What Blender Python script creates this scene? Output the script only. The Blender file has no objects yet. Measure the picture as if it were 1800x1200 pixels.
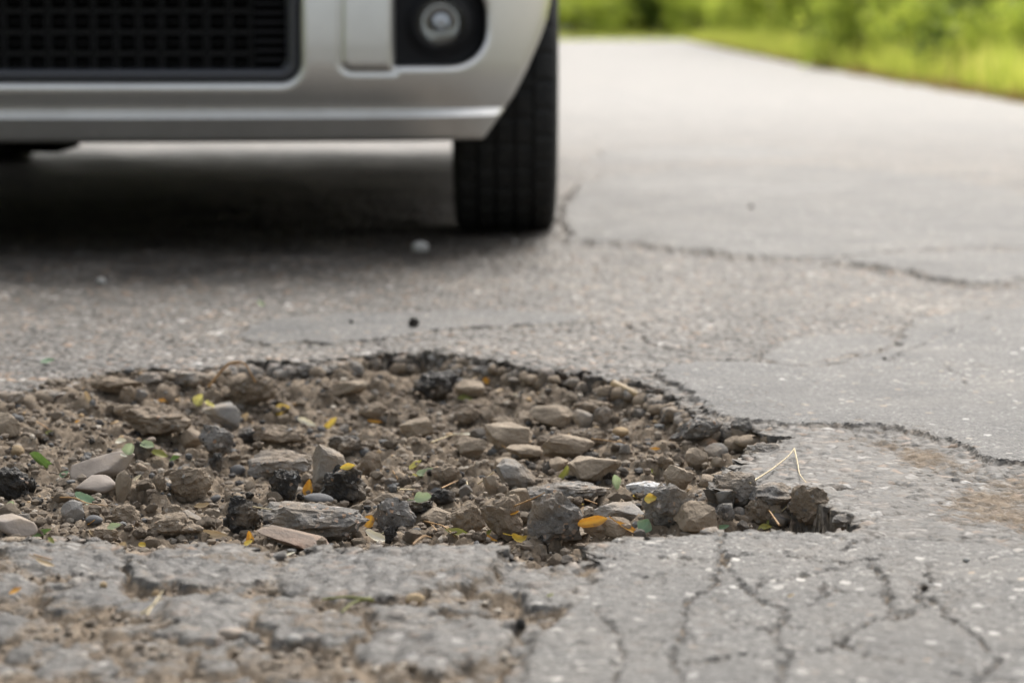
import bpy, bmesh, math, random
import numpy as np
from mathutils import Vector, Matrix
from mathutils.bvhtree import BVHTree

random.seed(7)
RNG = np.random.RandomState(11)
scene = bpy.context.scene
COL = scene.collection

# ------------------------------------------------------------------ camera
CAM_H = 0.395            # eye height above the road, metres
FPX = 4250.0             # 85 mm lens expressed in pixels of an 1800 px wide frame
HOR = 50.0               # image row of the horizon
PITCH = math.atan((600.0 - HOR) / FPX)
cam_data = bpy.data.cameras.new('camera')
cam = bpy.data.objects.new('camera', cam_data)
COL.objects.link(cam)
cam.location = (0, 0, CAM_H)
cam.rotation_euler = (math.pi / 2 - PITCH, 0, 0)
cam_data.sensor_width = 36.0
cam_data.lens = 85.0
cam_data.clip_start = 0.05
cam_data.clip_end = 3000.0
cam_data.dof.use_dof = True
cam_data.dof.focus_distance = 2.13
cam_data.dof.aperture_fstop = 6.0
cam_data.dof.aperture_blades = 9
scene.camera = cam

# ------------------------------------------------------------------ sky + sun (bright overcast)
SUN_EL, SUN_AZ = math.radians(49), math.radians(16)      # azimuth measured from +Y towards +X
world = bpy.data.worlds.new('World')
scene.world = world
world.use_nodes = True
wn, wl = world.node_tree.nodes, world.node_tree.links
wn.clear()
w_out = wn.new('ShaderNodeOutputWorld')
w_bg = wn.new('ShaderNodeBackground')
w_sky = wn.new('ShaderNodeTexSky')
w_sky.sky_type = 'NISHITA'
w_sky.sun_disc = False
w_sky.sun_elevation = SUN_EL
w_sky.sun_rotation = SUN_AZ
w_sky.air_density = 1.6
w_sky.dust_density = 6.0
w_sky.ozone_density = 1.0
w_hsv = wn.new('ShaderNodeHueSaturation')
w_hsv.inputs['Saturation'].default_value = 0.42
w_bg.inputs['Strength'].default_value = 0.15
wl.new(w_sky.outputs[0], w_hsv.inputs['Color'])
wl.new(w_hsv.outputs[0], w_bg.inputs['Color'])
wl.new(w_bg.outputs[0], w_out.inputs['Surface'])

sun_data = bpy.data.lights.new('sun', 'SUN')
sun_data.energy = 1.4
sun_data.angle = math.radians(22)
sun_data.color = (1.0, 0.975, 0.935)
sun = bpy.data.objects.new('sun', sun_data)
COL.objects.link(sun)
sd = Vector((math.sin(SUN_AZ) * math.cos(SUN_EL), math.cos(SUN_AZ) * math.cos(SUN_EL), math.sin(SUN_EL)))
sun.rotation_euler = sd.to_track_quat('Z', 'Y').to_euler()
sun.location = sd * 40

scene.render.engine = 'CYCLES'
scene.cycles.use_denoising = True
scene.cycles.max_bounces = 8
scene.cycles.transparent_max_bounces = 8
scene.view_settings.view_transform = 'Standard'
scene.view_settings.look = 'None'
scene.view_settings.gamma = 1.0
scene.view_settings.use_curve_mapping = False
scene.view_settings.exposure = 0.74

# ------------------------------------------------------------------ numpy noise
_M = 4095
def _tab(seed):
    r = np.random.RandomState(seed)
    return r.permutation(_M + 1).astype(np.int64), r.rand(_M + 1), r.rand(_M + 1) * 2 * np.pi
_TABS = {}
def tab(seed):
    if seed not in _TABS: _TABS[seed] = _tab(seed)
    return _TABS[seed]
def perlin(x, y, seed=0):
    p, _, ang = tab(seed)
    ix, iy = np.floor(x).astype(np.int64), np.floor(y).astype(np.int64)
    fx, fy = x - ix, y - iy
    u, v = fx * fx * fx * (fx * (fx * 6 - 15) + 10), fy * fy * fy * (fy * (fy * 6 - 15) + 10)
    def g(a, b, dx, dy):
        t = ang[p[(a + p[b & _M]) & _M]]
        return np.cos(t) * dx + np.sin(t) * dy
    n00, n10 = g(ix, iy, fx, fy), g(ix + 1, iy, fx - 1, fy)
    n01, n11 = g(ix, iy + 1, fx, fy - 1), g(ix + 1, iy + 1, fx - 1, fy - 1)
    a = n00 + u * (n10 - n00); b = n01 + u * (n11 - n01)
    return 1.45 * (a + v * (b - a))
def fbm(x, y, f, oct=3, seed=0, gain=0.5):
    s, a = 0.0, 1.0
    for o in range(oct):
        s = s + a * perlin(x * f + 3.1 * o, y * f + 7.7 * o, seed + o)
        f *= 2.03; a *= gain
    return s
def perlin3(x, y, z, seed=0):
    p, val, _ = tab(seed)
    ix, iy, iz = (np.floor(c).astype(np.int64) for c in (x, y, z))
    fx, fy, fz = x - ix, y - iy, z - iz
    u, v, w = (t * t * (3 - 2 * t) for t in (fx, fy, fz))
    def h(a, b, c): return val[p[(a + p[(b + p[c & _M]) & _M]) & _M]] * 2 - 1
    r = 0
    for dz, wz in ((0, 1 - w), (1, w)):
        for dy, wy in ((0, 1 - v), (1, v)):
            r = r + wz * wy * (h(ix, iy + dy, iz + dz) * (1 - u) + h(ix + 1, iy + dy, iz + dz) * u)
    return r
def fbm3(P, f, oct=3, seed=0, gain=0.5):
    s, a = 0.0, 1.0
    for o in range(oct):
        s = s + a * perlin3(P[:, 0] * f + 5.3 * o, P[:, 1] * f + 1.9 * o, P[:, 2] * f + 9.1 * o, seed + o)
        f *= 2.07; a *= gain
    return s
def worley(x, y, f, seed=0, jitter=0.95):
    """distance to the nearest and second nearest feature point, and an id of the nearest"""
    p, r1, r2 = tab(seed)
    r2 = r2 / (2 * np.pi)
    X, Y = x * f, y * f
    ix, iy = np.floor(X).astype(np.int64), np.floor(Y).astype(np.int64)
    d1 = np.full(X.shape, 9.0); d2 = np.full(X.shape, 9.0); cid = np.zeros(X.shape, np.int64)
    for dy in (-1, 0, 1):
        for dx in (-1, 0, 1):
            a, b = ix + dx, iy + dy
            h = p[(a + p[b & _M]) & _M]
            px, py = a + 0.5 + jitter * (r1[h] - 0.5), b + 0.5 + jitter * (r2[h] - 0.5)
            d = np.hypot(X - px, Y - py)
            n = d < d1
            d2 = np.where(n, d1, np.minimum(d2, d))
            cid = np.where(n, (a & 2047) * 2048 + (b & 2047), cid)
            d1 = np.where(n, d, d1)
    return d1, d2, cid
def idrand(cid, seed=0):
    p, r1, _ = tab(seed + 50)
    return r1[p[(cid // 2048 + p[cid % 2048 & _M]) & _M]]
def sstep(a, b, x):
    t = np.clip((x - a) / (b - a), 0, 1)
    return t * t * (3 - 2 * t)
def seg_dist(x, y, pts, closed=False):
    d = np.full(x.shape, 1e9)
    n = len(pts)
    for i in range(n if closed else n - 1):
        ax, ay = pts[i]; bx, by = pts[(i + 1) % n]
        vx, vy = bx - ax, by - ay
        t = np.clip(((x - ax) * vx + (y - ay) * vy) / (vx * vx + vy * vy + 1e-12), 0, 1)
        d = np.minimum(d, np.hypot(x - ax - t * vx, y - ay - t * vy))
    return d
def poly_sdf(x, y, pts, pad=0.12):
    """signed distance, negative inside; far away points get a large value"""
    P = np.array(pts)
    out = np.full(x.shape, 9.0)
    m = (x > P[:, 0].min() - pad) & (x < P[:, 0].max() + pad) & (y > P[:, 1].min() - pad) & (y < P[:, 1].max() + pad)
    xs, ys = x[m], y[m]
    d = seg_dist(xs, ys, pts, True)
    ins = np.zeros(xs.shape, bool)
    n = len(pts)
    for i in range(n):
        ax, ay = pts[i]; bx, by = pts[(i + 1) % n]
        c = ((ay > ys) != (by > ys)) & (xs < (bx - ax) * (ys - ay) / (by - ay + 1e-15) + ax)
        ins ^= c
    out[m] = np.where(ins, -d, d)
    return out

# ------------------------------------------------------------------ measuring: photo pixel -> ray / ground point
CP, SP = math.cos(PITCH), math.sin(PITCH)
def ray(px, py):
    u, v = (px - 900.0) / FPX, (py - 600.0) / FPX
    return Vector((u, CP - v * SP, -SP - v * CP))
def ground(px, py, z=0.0):
    d = ray(px, py)
    t = (z - CAM_H) / d.z
    return (d.x * t, d.y * t)
def gpoly(pts): return [ground(*p) for p in pts]

# ------------------------------------------------------------------ object helpers
def np_mesh(name, V, F, smooth=True):
    """mesh from a vertex array and one face array (n,3) / (n,4), or a list of them"""
    me = bpy.data.meshes.new(name)
    V = np.asarray(V, np.float32)
    Fs = F if isinstance(F, list) else [F]
    Fs = [np.asarray(f, np.int32) for f in Fs if len(f)]
    me.vertices.add(len(V)); me.vertices.foreach_set('co', V.ravel())
    loops = np.concatenate([f.ravel() for f in Fs])
    tot = np.concatenate([np.full(len(f), f.shape[1], np.int32) for f in Fs])
    start = np.concatenate([[0], np.cumsum(tot)[:-1]]).astype(np.int32)
    me.loops.add(len(loops)); me.loops.foreach_set('vertex_index', loops)
    me.polygons.add(len(tot)); me.polygons.foreach_set('loop_start', start)
    me.polygons.foreach_set('use_smooth', np.full(len(tot), smooth, bool))
    me.update(calc_edges=True)
    return me
def attr(me, name, arr):
    a = me.attributes.new(name, 'FLOAT', 'POINT')
    a.data.foreach_set('value', np.asarray(arr, np.float32))
def attr_col(me, name, arr):
    a = me.attributes.new(name, 'FLOAT_COLOR', 'POINT')
    c = np.ones((len(arr), 4), np.float32); c[:, :3] = arr
    a.data.foreach_set('color', c.ravel())
def obj(name, me, mat=None, parent=None, loc=None):
    o = bpy.data.objects.new(name, me)
    COL.objects.link(o)
    if mat is not None and me is not None and len(me.materials) == 0: me.materials.append(mat)
    if parent is not None: o.parent = parent
    if loc is not None: o.location = loc
    return o
def tag(o, label=None, cat=None, group=None, kind=None):
    if label: o['label'] = label
    if cat: o['category'] = cat
    if group: o['group'] = group
    if kind: o['kind'] = kind
    return o
def empty(name, loc=(0, 0, 0), rz=0.0):
    o = bpy.data.objects.new(name, None)
    COL.objects.link(o); o.location = loc; o.rotation_euler = (0, 0, rz)
    return o
def bm_obj(name, bm, mat, parent=None, smooth=True):
    me = bpy.data.meshes.new(name)
    bmesh.ops.recalc_face_normals(bm, faces=bm.faces[:])
    bm.to_mesh(me); bm.free()
    me.polygons.foreach_set('use_smooth', np.full(len(me.polygons), smooth, bool))
    return obj(name, me, mat, parent)

# ------------------------------------------------------------------ material helper
class NT:
    def __init__(s, name):
        s.m = bpy.data.materials.new(name); s.m.use_nodes = True
        s.n, s.l = s.m.node_tree.nodes, s.m.node_tree.links
        s.b = s.n['Principled BSDF']
    def new(s, t, **kw):
        n = s.n.new(t)
        for k, v in kw.items():
            if k[0] == '_': setattr(n, k[1:], v)
            else: s.set(n, k.replace('__', ' '), v)
        return n
    def set(s, n, key, v):
        i = n.inputs[key]
        if hasattr(v, 'is_linked') or isinstance(v, bpy.types.NodeSocket): s.l.new(v, i)
        else: i.default_value = v
    def pos(s): return s.new('ShaderNodeNewGeometry').outputs['Position']
    def objco(s): return s.new('ShaderNodeTexCoord').outputs['Object']
    def attr(s, name, out='Fac'):
        return s.new('ShaderNodeAttribute', _attribute_name=name).outputs[out]
    def noise(s, co, scale, detail=3, rough=0.55, out=0):
        return s.new('ShaderNodeTexNoise', Vector=co, Scale=scale, Detail=detail, Roughness=rough).outputs[out]
    def vor(s, co, scale, feature='F1', out='Distance', rnd=1.0):
        return s.new('ShaderNodeTexVoronoi', _feature=feature, Vector=co, Scale=scale, Randomness=rnd).outputs[out]
    def ramp(s, fac, stops, mode='LINEAR'):
        r = s.new('ShaderNodeValToRGB', Fac=fac)
        cr = r.color_ramp; cr.interpolation = mode
        while len(cr.elements) < len(stops): cr.elements.new(0.5)
        for e, (p, c) in zip(cr.elements, stops):
            e.position = p; e.color = (*c, 1) if len(c) == 3 else c
        return r.outputs[0]
    def mix(s, fac, a, b, mode='MIX'):
        n = s.new('ShaderNodeMix', _data_type='RGBA', _blend_type=mode)
        for i, v in ((0, fac), (6, a), (7, b)):
            if isinstance(v, bpy.types.NodeSocket): s.l.new(v, n.inputs[i])
            else: n.inputs[i].default_value = (*v, 1) if isinstance(v, tuple) and len(v) == 3 else v
        return n.outputs[2]
    def math(s, op, a, b=0.5, c=None, clamp=False):
        n = s.new('ShaderNodeMath', _operation=op, _use_clamp=clamp)
        for i, v in enumerate((a, b) if c is None else (a, b, c)):
            if isinstance(v, bpy.types.NodeSocket): s.l.new(v, n.inputs[i])
            else: n.inputs[i].default_value = v
        return n.outputs[0]
    def bump(s, h, dist, strength=1.0, normal=None):
        n = s.new('ShaderNodeBump', Height=h, Distance=dist, Strength=strength)
        if normal is not None: s.l.new(normal, n.inputs['Normal'])
        return n.outputs[0]
    def sepr(s, col): return s.new('ShaderNodeSeparateColor', Color=col).outputs
    def out(s, col=None, rough=None, normal=None, **kw):
        for k, v in (('Base Color', col), ('Roughness', rough), ('Normal', normal)):
            if v is None: continue
            if isinstance(v, bpy.types.NodeSocket): s.l.new(v, s.b.inputs[k])
            else: s.b.inputs[k].default_value = (*v, 1) if isinstance(v, tuple) else v
        for k, v in kw.items(): s.b.inputs[k.replace('__', ' ')].default_value = v
        return s.m

# ================================================================== THE ROAD
def road_material():
    t = NT('worn_asphalt')
    co = t.pos()
    # bare chippings: stones of many colours in dusty binder
    wco = t.new('ShaderNodeVectorMath', _operation='ADD').outputs[0].node
    t.l.new(co, wco.inputs[0]); wn_ = t.new('ShaderNodeTexNoise', Vector=co, Scale=70.0, Detail=2.0)
    wm = t.new('ShaderNodeVectorMath', _operation='SCALE', Scale=.012); t.l.new(wn_.outputs['Color'], wm.inputs[0]); t.l.new(wm.outputs[0], wco.inputs[1])
    cw = wco.outputs[0]
    vc = t.vor(cw, 88, out='Color'); vd = t.vor(cw, 88); ve = t.vor(cw, 88, 'DISTANCE_TO_EDGE')
    r, g, b = t.sepr(vc)[:3]
    chip = t.ramp(r, [(0, (.020, .020, .020)), (.24, (.046, .045, .043)), (.46, (.085, .082, .078)), (.64, (.135, .126, .113)),
                      (.77, (.25, .24, .228)), (.86, (.25, .160, .098)), (.92, (.13, .090, .060)), (1, (.50, .49, .475))])
    big = t.noise(co, 9, 4, .6)
    dusty = t.noise(co, 38, 4, .65)
    gap = t.ramp(ve, [(.03, (1, 1, 1)), (.20, (0, 0, 0))])
    chip = t.mix(gap, chip, t.mix(dusty, (.040, .033, .026), (.105, .088, .070)))
    chip = t.mix(t.math('MULTIPLY', t.ramp(dusty, [(.42, (0, 0, 0)), (.68, (1, 1, 1))]), .45), chip, (.122, .110, .096))
    # smooth fine asphalt
    sc = t.sepr(t.vor(co, 330, out='Color')); sd_ = t.vor(co, 330)
    sb = t.sepr(t.vor(co, 95, out='Color')); sbd = t.vor(co, 95)
    fine = t.ramp(sc[0], [(0, (.028, .028, .028)), (.4, (.060, .0592, .0580)), (.75, (.088, .0862, .0835)), (.90, (.14, .137, .131)), (1, (.30, .298, .29))])
    speck = t.math('MULTIPLY', t.math('GREATER_THAN', sb[1], .91), t.math('LESS_THAN', sbd, .42))
    fine = t.mix(t.math('MULTIPLY', speck, .8), fine, t.ramp(sb[2], [(0, (.62, .61, .59)), (.55, (.40, .38, .35)), (.8, (.36, .26, .17)), (1, (.03, .03, .032))]))
    fine = t.mix(t.math('MULTIPLY', t.ramp(big, [(.40, (0, 0, 0)), (.70, (1, 1, 1))]), .45), fine, (.118, .110, .099))
    fine = t.mix(t.math('MULTIPLY', t.ramp(t.noise(co, 2.3, 4, .6), [(.42, (0, 0, 0)), (.66, (1, 1, 1))]), .35), fine, (.060, .060, .060))
    # dirt
    dn = t.noise(co, 55, 6, .7)
    dc = t.sepr(t.vor(co, 260, out='Color'))
    dirt = t.ramp(dn, [(.25, (.080, .061, .044)), (.5, (.182, .142, .102)), (.72, (.295, .236, .174))])
    dirt = t.mix(t.math('MULTIPLY', t.math('GREATER_THAN', dc[1], .86), .45), dirt, t.ramp(dc[2], [(0, (.05, .048, .046)), (.5, (.22, .19, .15)), (1, (.38, .33, .27))]))
    # broken edge: dark bituminous with stones
    ec = t.sepr(t.vor(co, 170, out='Color'))
    edge = t.ramp(ec[0], [(0, (.026, .023, .020)), (.45, (.080, .065, .050)), (.75, (.165, .132, .098)), (1, (.28, .235, .18))])
    mot = t.ramp(t.noise(co, 6.5, 5, .68), [(.36, (.60, .60, .61)), (.54, (.97, .96, .945)), (.72, (1.18, 1.13, 1.06))])
    fine = t.mix(1.0, fine, mot, 'MULTIPLY')
    chip = t.mix(1.0, chip, t.ramp(t.noise(co, 4.2, 5, .7), [(.36, (.56, .55, .545)), (.54, (.94, .935, .93)), (.7, (1.24, 1.20, 1.13))]), 'MULTIPLY')
    base = t.mix(t.attr('smooth_mask'), chip, fine)
    base = t.mix(t.attr('edge_mask'), base, edge)
    damp_shade = t.math('MULTIPLY', t.attr('damp_shade_mask'), t.ramp(t.noise(co, 11, 5, .7), [(.34, (.15, .15, .15)), (.60, (1, 1, 1))]))
    base = t.mix(t.math('MULTIPLY', damp_shade, .62), base, t.mix(1.0, base, (.30, .28, .27), 'MULTIPLY'))  # darkens wet asphalt, and paints deeper shade into the road under the car
    dm = t.attr('dirt_mask')
    dmn = t.math('ADD', dm, t.math('MULTIPLY', t.math('SUBTRACT', t.noise(co, 85, 4, .7), .5), 0.9))
    dmn = t.ramp(dmn, [(.36, (0, 0, 0)), (.64, (1, 1, 1))])
    dmn = t.math('MULTIPLY', dmn, t.math('LESS_THAN', .02, dm))
    base = t.mix(dmn, base, dirt)
    tint = t.ramp(t.noise(co, .8, 3, .5), [(.3, (.86, .86, .87)), (.7, (1.06, 1.04, 1.0))])
    base = t.mix(1.0, base, tint, 'MULTIPLY')
    # relief
    hchip = t.math('MULTIPLY', t.ramp(vd, [(0, (1, 1, 1)), (.75, (0, 0, 0))]), t.math('ADD', .4, g))
    hfine = t.math('ADD', t.math('MULTIPLY', t.ramp(sd_, [(0, (1, 1, 1)), (.7, (0, 0, 0))]), .5), t.math('MULTIPLY', speck, .35))
    hh = t.mix(t.attr('smooth_mask'), hchip, t.math('MULTIPLY', hfine, .55))
    hh = t.mix(dmn, hh, t.math('MULTIPLY', dn, 1.6))
    n1 = t.bump(hh, .0026, 1.0)
    n2 = t.bump(t.noise(co, 420, 3, .6), .0008, .6, n1)
    pol = t.attr('polish')
    t.l.new(t.math('ADD', .29, t.math('MULTIPLY', pol, .25)), t.b.inputs['Specular IOR Level'])
    return t.out(base, t.math('SUBTRACT', t.ramp(dmn, [(0, (.62, .62, .62)), (1, (.94, .94, .94))]), t.math('ADD', t.math('MULTIPLY', damp_shade, .10), t.math('MULTIPLY', pol, .06))), n2)
MAT_ROAD = road_material()

# ---- sheet lines: fine around the pothole, growing outwards
def grow(a, step, r, lim):
    out, s = [], step
    while abs(a) < abs(lim):
        s *= r; a += math.copysign(s, lim); out.append(a)
    return out
x_core = np.arange(-0.66, 0.6601, 0.0023)
tx = np.array(grow(0.0, .0023, 1.085, 1.0)); tx /= tx[-1]
XC = len(x_core)
y_core = np.arange(1.32, 3.16, 0.0034)
yb, ss = [], .0034
a = 1.32
while a > -40: ss *= 1.13; a -= ss; yb.append(a)
yf, ss, a = [], .0034, y_core[-1]
while a < 81: ss *= 1.02; a += ss; yf.append(a)
Yl = np.concatenate([yb[::-1], y_core, yf])
_YR = [(-40, 1.6), (0, 2.42), (13.1, 2.77), (16.8, 2.85), (23.3, 3.05), (32.3, 3.45), (56, 4.6), (76, 5.6), (90, 6.2)]
def road_right(y): return np.interp(y, [p[0] for p in _YR], [p[1] for p in _YR])
def road_left(y): return np.interp(y, [-40, 55, 66, 74, 82], [-3.6, -3.2, -5, -30, -42])
NXR = len(tx); NX = XC + 2 * NXR; NY = len(Yl)
XG = np.empty((NY, NX)); YG = np.repeat(Yl[:, None], NX, 1)
XG[:, NXR:NXR + XC] = x_core[None, :]
XG[:, NXR + XC:] = x_core[-1] + tx[None, :] * (road_right(Yl)[:, None] - x_core[-1])
XG[:, :NXR] = (x_core[0] + tx[None, :] * (road_left(Yl)[:, None] - x_core[0]))[:, ::-1]
X, Y = XG.ravel(), YG.ravel()
NEAR = (Y > 1.0) & (Y < 9.0) & (np.abs(X) < 3.2)

POTHOLE = gpoly([(-260, 800), (-190, 735), (-60, 706), (40, 690), (110, 670), (190, 660), (260, 651), (340, 656), (400, 644), (470, 637),
                 (540, 643), (620, 629), (690, 622), (760, 620), (830, 631), (900, 643), (960, 655), (1040, 664), (1090, 676), (1150, 684),
                 (1190, 706), (1235, 728), (1250, 746), (1320, 753), (1388, 770), (1342, 795), (1308, 806), (1285, 830), (1258, 864), (1330, 858),
                 (1398, 868), (1436, 880), (1462, 898), (1506, 915), (1498, 930), (1440, 940), (1270, 938), (1180, 946), (1062, 962), (1046, 985),
                 (1004, 1002), (940, 990), (880, 982), (868, 966), (800, 961), (650, 964), (560, 961), (492, 974), (468, 965), (400, 958),
                 (320, 960), (250, 970), (232, 980), (200, 955), (120, 947), (40, 951), (-60, 955), (-200, 930), (-320, 860)])
PATCHES = {   # smooth later asphalt laid over the chippings: (outline, raised height)
    'north': ([(995, 428), (1060, 432), (1130, 436), (1180, 446), (1250, 456), (1340, 461), (1440, 463), (1520, 460), (1600, 452), (1700, 445), (1830, 440),
               (2100, 425), (2100, 372), (1830, 352), (1700, 325), (1560, 305), (1400, 298), (1200, 300), (1080, 310), (1010, 335), (985, 380)], .012),
    'lens': ([(1445, 470), (1560, 484), (1610, 492), (1650, 503), (1720, 510), (1770, 510), (1830, 497), (1830, 452), (1700, 450), (1600, 457), (1520, 463)], .012),
    'east': ([(1160, 652), (1172, 682), (1228, 712), (1262, 742), (1300, 746), (1370, 752), (1450, 756), (1545, 758), (1600, 770), (1650, 780), (1700, 800),
              (1730, 818), (1830, 826), (2000, 830), (2000, 520), (1830, 545), (1700, 555), (1600, 570), (1580, 612), (1500, 632), (1440, 650), (1400, 655),
              (1340, 648), (1250, 648)], .0062),
    'tongue': ([(1336, 636), (1350, 620), (1400, 596), (1480, 588), (1555, 590), (1568, 604), (1540, 618), (1480, 634), (1420, 648), (1370, 650)], .004),
    'west': ([(416, 598), (440, 580), (480, 563), (600, 556), (760, 552), (900, 548), (1040, 560), (1000, 575), (900, 578), (800, 583), (740, 590), (680, 604), (620, 606),
              (580, 613), (540, 607), (470, 611), (440, 607)], .0062),
    'far_strip': ([(1030, 286), (1150, 288), (1400, 282), (1440, 268), (1300, 256), (1150, 262), (1060, 270)], .006),
}
SLAB = gpoly([(1062, 962), (1180, 946), (1270, 938), (1440, 940), (1500, 942), (1600, 955), (1720, 962), (1850, 985), (2050, 1010), (2050, 1320), (880, 1320), (926, 1200),
              (940, 1128), (985, 1090), (1048, 1030), (1064, 1012), (1048, 988)])
NEAR_SLABS = [gpoly(p) for p in (
    [(246, 998), (262, 975), (330, 962), (420, 960), (470, 968), (488, 985), (470, 1015), (400, 1030), (320, 1028), (262, 1020)],
    [(486, 1000), (500, 976), (560, 964), (650, 965), (790, 962), (868, 968), (886, 985), (860, 1025), (760, 1045), (640, 1055), (560, 1048), (500, 1035)],
    [(16, 962), (120, 950), (200, 958), (226, 985), (170, 1005), (60, 1012), (18, 985)],
    [(870, 1000), (930, 985), (1010, 1000), (1052, 1020), (1010, 1045), (930, 1040), (880, 1025)],
    [(620, 1130), (680, 1092), (760, 1078), (850, 1086), (905, 1110), (880, 1160), (760, 1180), (650, 1165)],
    [(270, 1075), (330, 1045), (420, 1042), (470, 1058), (420, 1100), (330, 1105)],
    [(440, 1062), (500, 1040), (560, 1058), (545, 1075), (470, 1080)],
    [(50, 1175), (90, 1135), (145, 1130), (140, 1170), (90, 1190)],
    [(640, 1068), (720, 1060), (790, 1070), (740, 1085), (660, 1086)],
    [(700, 1100), (900, 1085), (925, 1100), (850, 1112)],
    [(-60, 1100), (0, 1065), (50, 1070), (48, 1095), (0, 1120)],
    [(90, 1050), (150, 1015), (210, 1020), (230, 1048), (160, 1062)],
    [(-80, 1040), (-40, 1005), (40, 1012), (80, 1035), (20, 1058)],
)]
def zc(pts): return [(1000 + a / 2.25, 850 + b / 2.25) for a, b in pts]
CRACKS = [gpoly(zc(p)) for p in (
    [(605, 195), (600, 260), (615, 310), (580, 350), (575, 405), (500, 450), (462, 475), (452, 520), (445, 570), (435, 640), (395, 700), (440, 770), (430, 860)],
    [(615, 310), (640, 370), (690, 405), (720, 440), (770, 475), (830, 500), (865, 520), (820, 560), (805, 600), (830, 650), (880, 690), (840, 740), (830, 860)],
    [(350, 300), (450, 308), (560, 312), (640, 295), (720, 290), (850, 290), (950, 312), (1090, 325), (1180, 310), (1250, 312)],
    [(1070, 285), (1130, 250), (1210, 228)],
    [(720, 440), (780, 390), (860, 385), (940, 365), (1010, 355), (1100, 340)],
    [(1000, 400), (1012, 440), (960, 480)],
    [(1180, 312), (1230, 375), (1260, 400), (1255, 460), (1270, 520), (1300, 545), (1200, 550), (1140, 570), (1090, 610), (1080, 640), (1180, 690), (1260, 705)],
    [(1060, 425), (1140, 450), (1255, 460)],
    [(1420, 340), (1420, 400), (1370, 460), (1440, 470), (1500, 545), (1580, 590), (1640, 650), (1710, 700), (1660, 740), (1610, 788), (1570, 880)],
    [(100, 500), (150, 555), (200, 600), (205, 680), (180, 790)],
    [(590, 540), (700, 560), (805, 585)],
    [(455, 720), (560, 710), (690, 690), (840, 700)],
    [(1090, 610), (1030, 660), (870, 690)],
    [(1300, 545), (1440, 470)],
)]
HAIRS = [gpoly(zc(p)) for p in (
    [(170, 375), (330, 380), (400, 345), (600, 312)], [(200, 600), (340, 575), (445, 570)],
    [(1180, 310), (1300, 330), (1420, 340), (1560, 330), (1800, 300), (2200, 260)], [(1210, 228), (1300, 205)],
    [(1260, 705), (1450, 740), (1610, 788)], [(1710, 700), (1900, 640), (2200, 600)], [(1420, 400), (1600, 400), (1900, 420), (2200, 430)],
    [(170, 640), (60, 650), (-100, 660)],
)]
UPPER = [(gpoly(p), w) for p, w in (
    ([(1330, 640), (1400, 655), (1440, 656), (1500, 642), (1568, 614)], .0026),
    ([(1100, 572), (1130, 600), (1190, 618), (1218, 626)], .0030),
    ([(1000, 572), (1080, 566), (1105, 574), (1180, 562)], .0022),
    ([(1215, 595), (1290, 600), (1335, 618), (1335, 640)], .0018),
    ([(1640, 640), (1690, 668), (1700, 690)], .0006),
    ([(1240, 545), (1310, 552), (1350, 560)], .0022),
    ([(1170, 492), (1260, 500), (1295, 504)], .0030),
    ([(0, 560), (80, 545), (150, 552), (230, 575)], .0018),
    ([(150, 600), (260, 590), (330, 610), (420, 600)], .0020),
    ([(780, 586), (860, 588), (960, 584), (1050, 588)], .0026),
    ([(1610, 452), (1700, 440), (1830, 446)], .004),
    ([(1560, 640), (1640, 600), (1760, 560)], .0007),
    ([(1500, 918), (1560, 905), (1640, 912), (1760, 930), (1860, 940)], .0022),
    ([(1440, 858), (1520, 862), (1580, 852), (1640, 866)], .003),
)]

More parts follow.
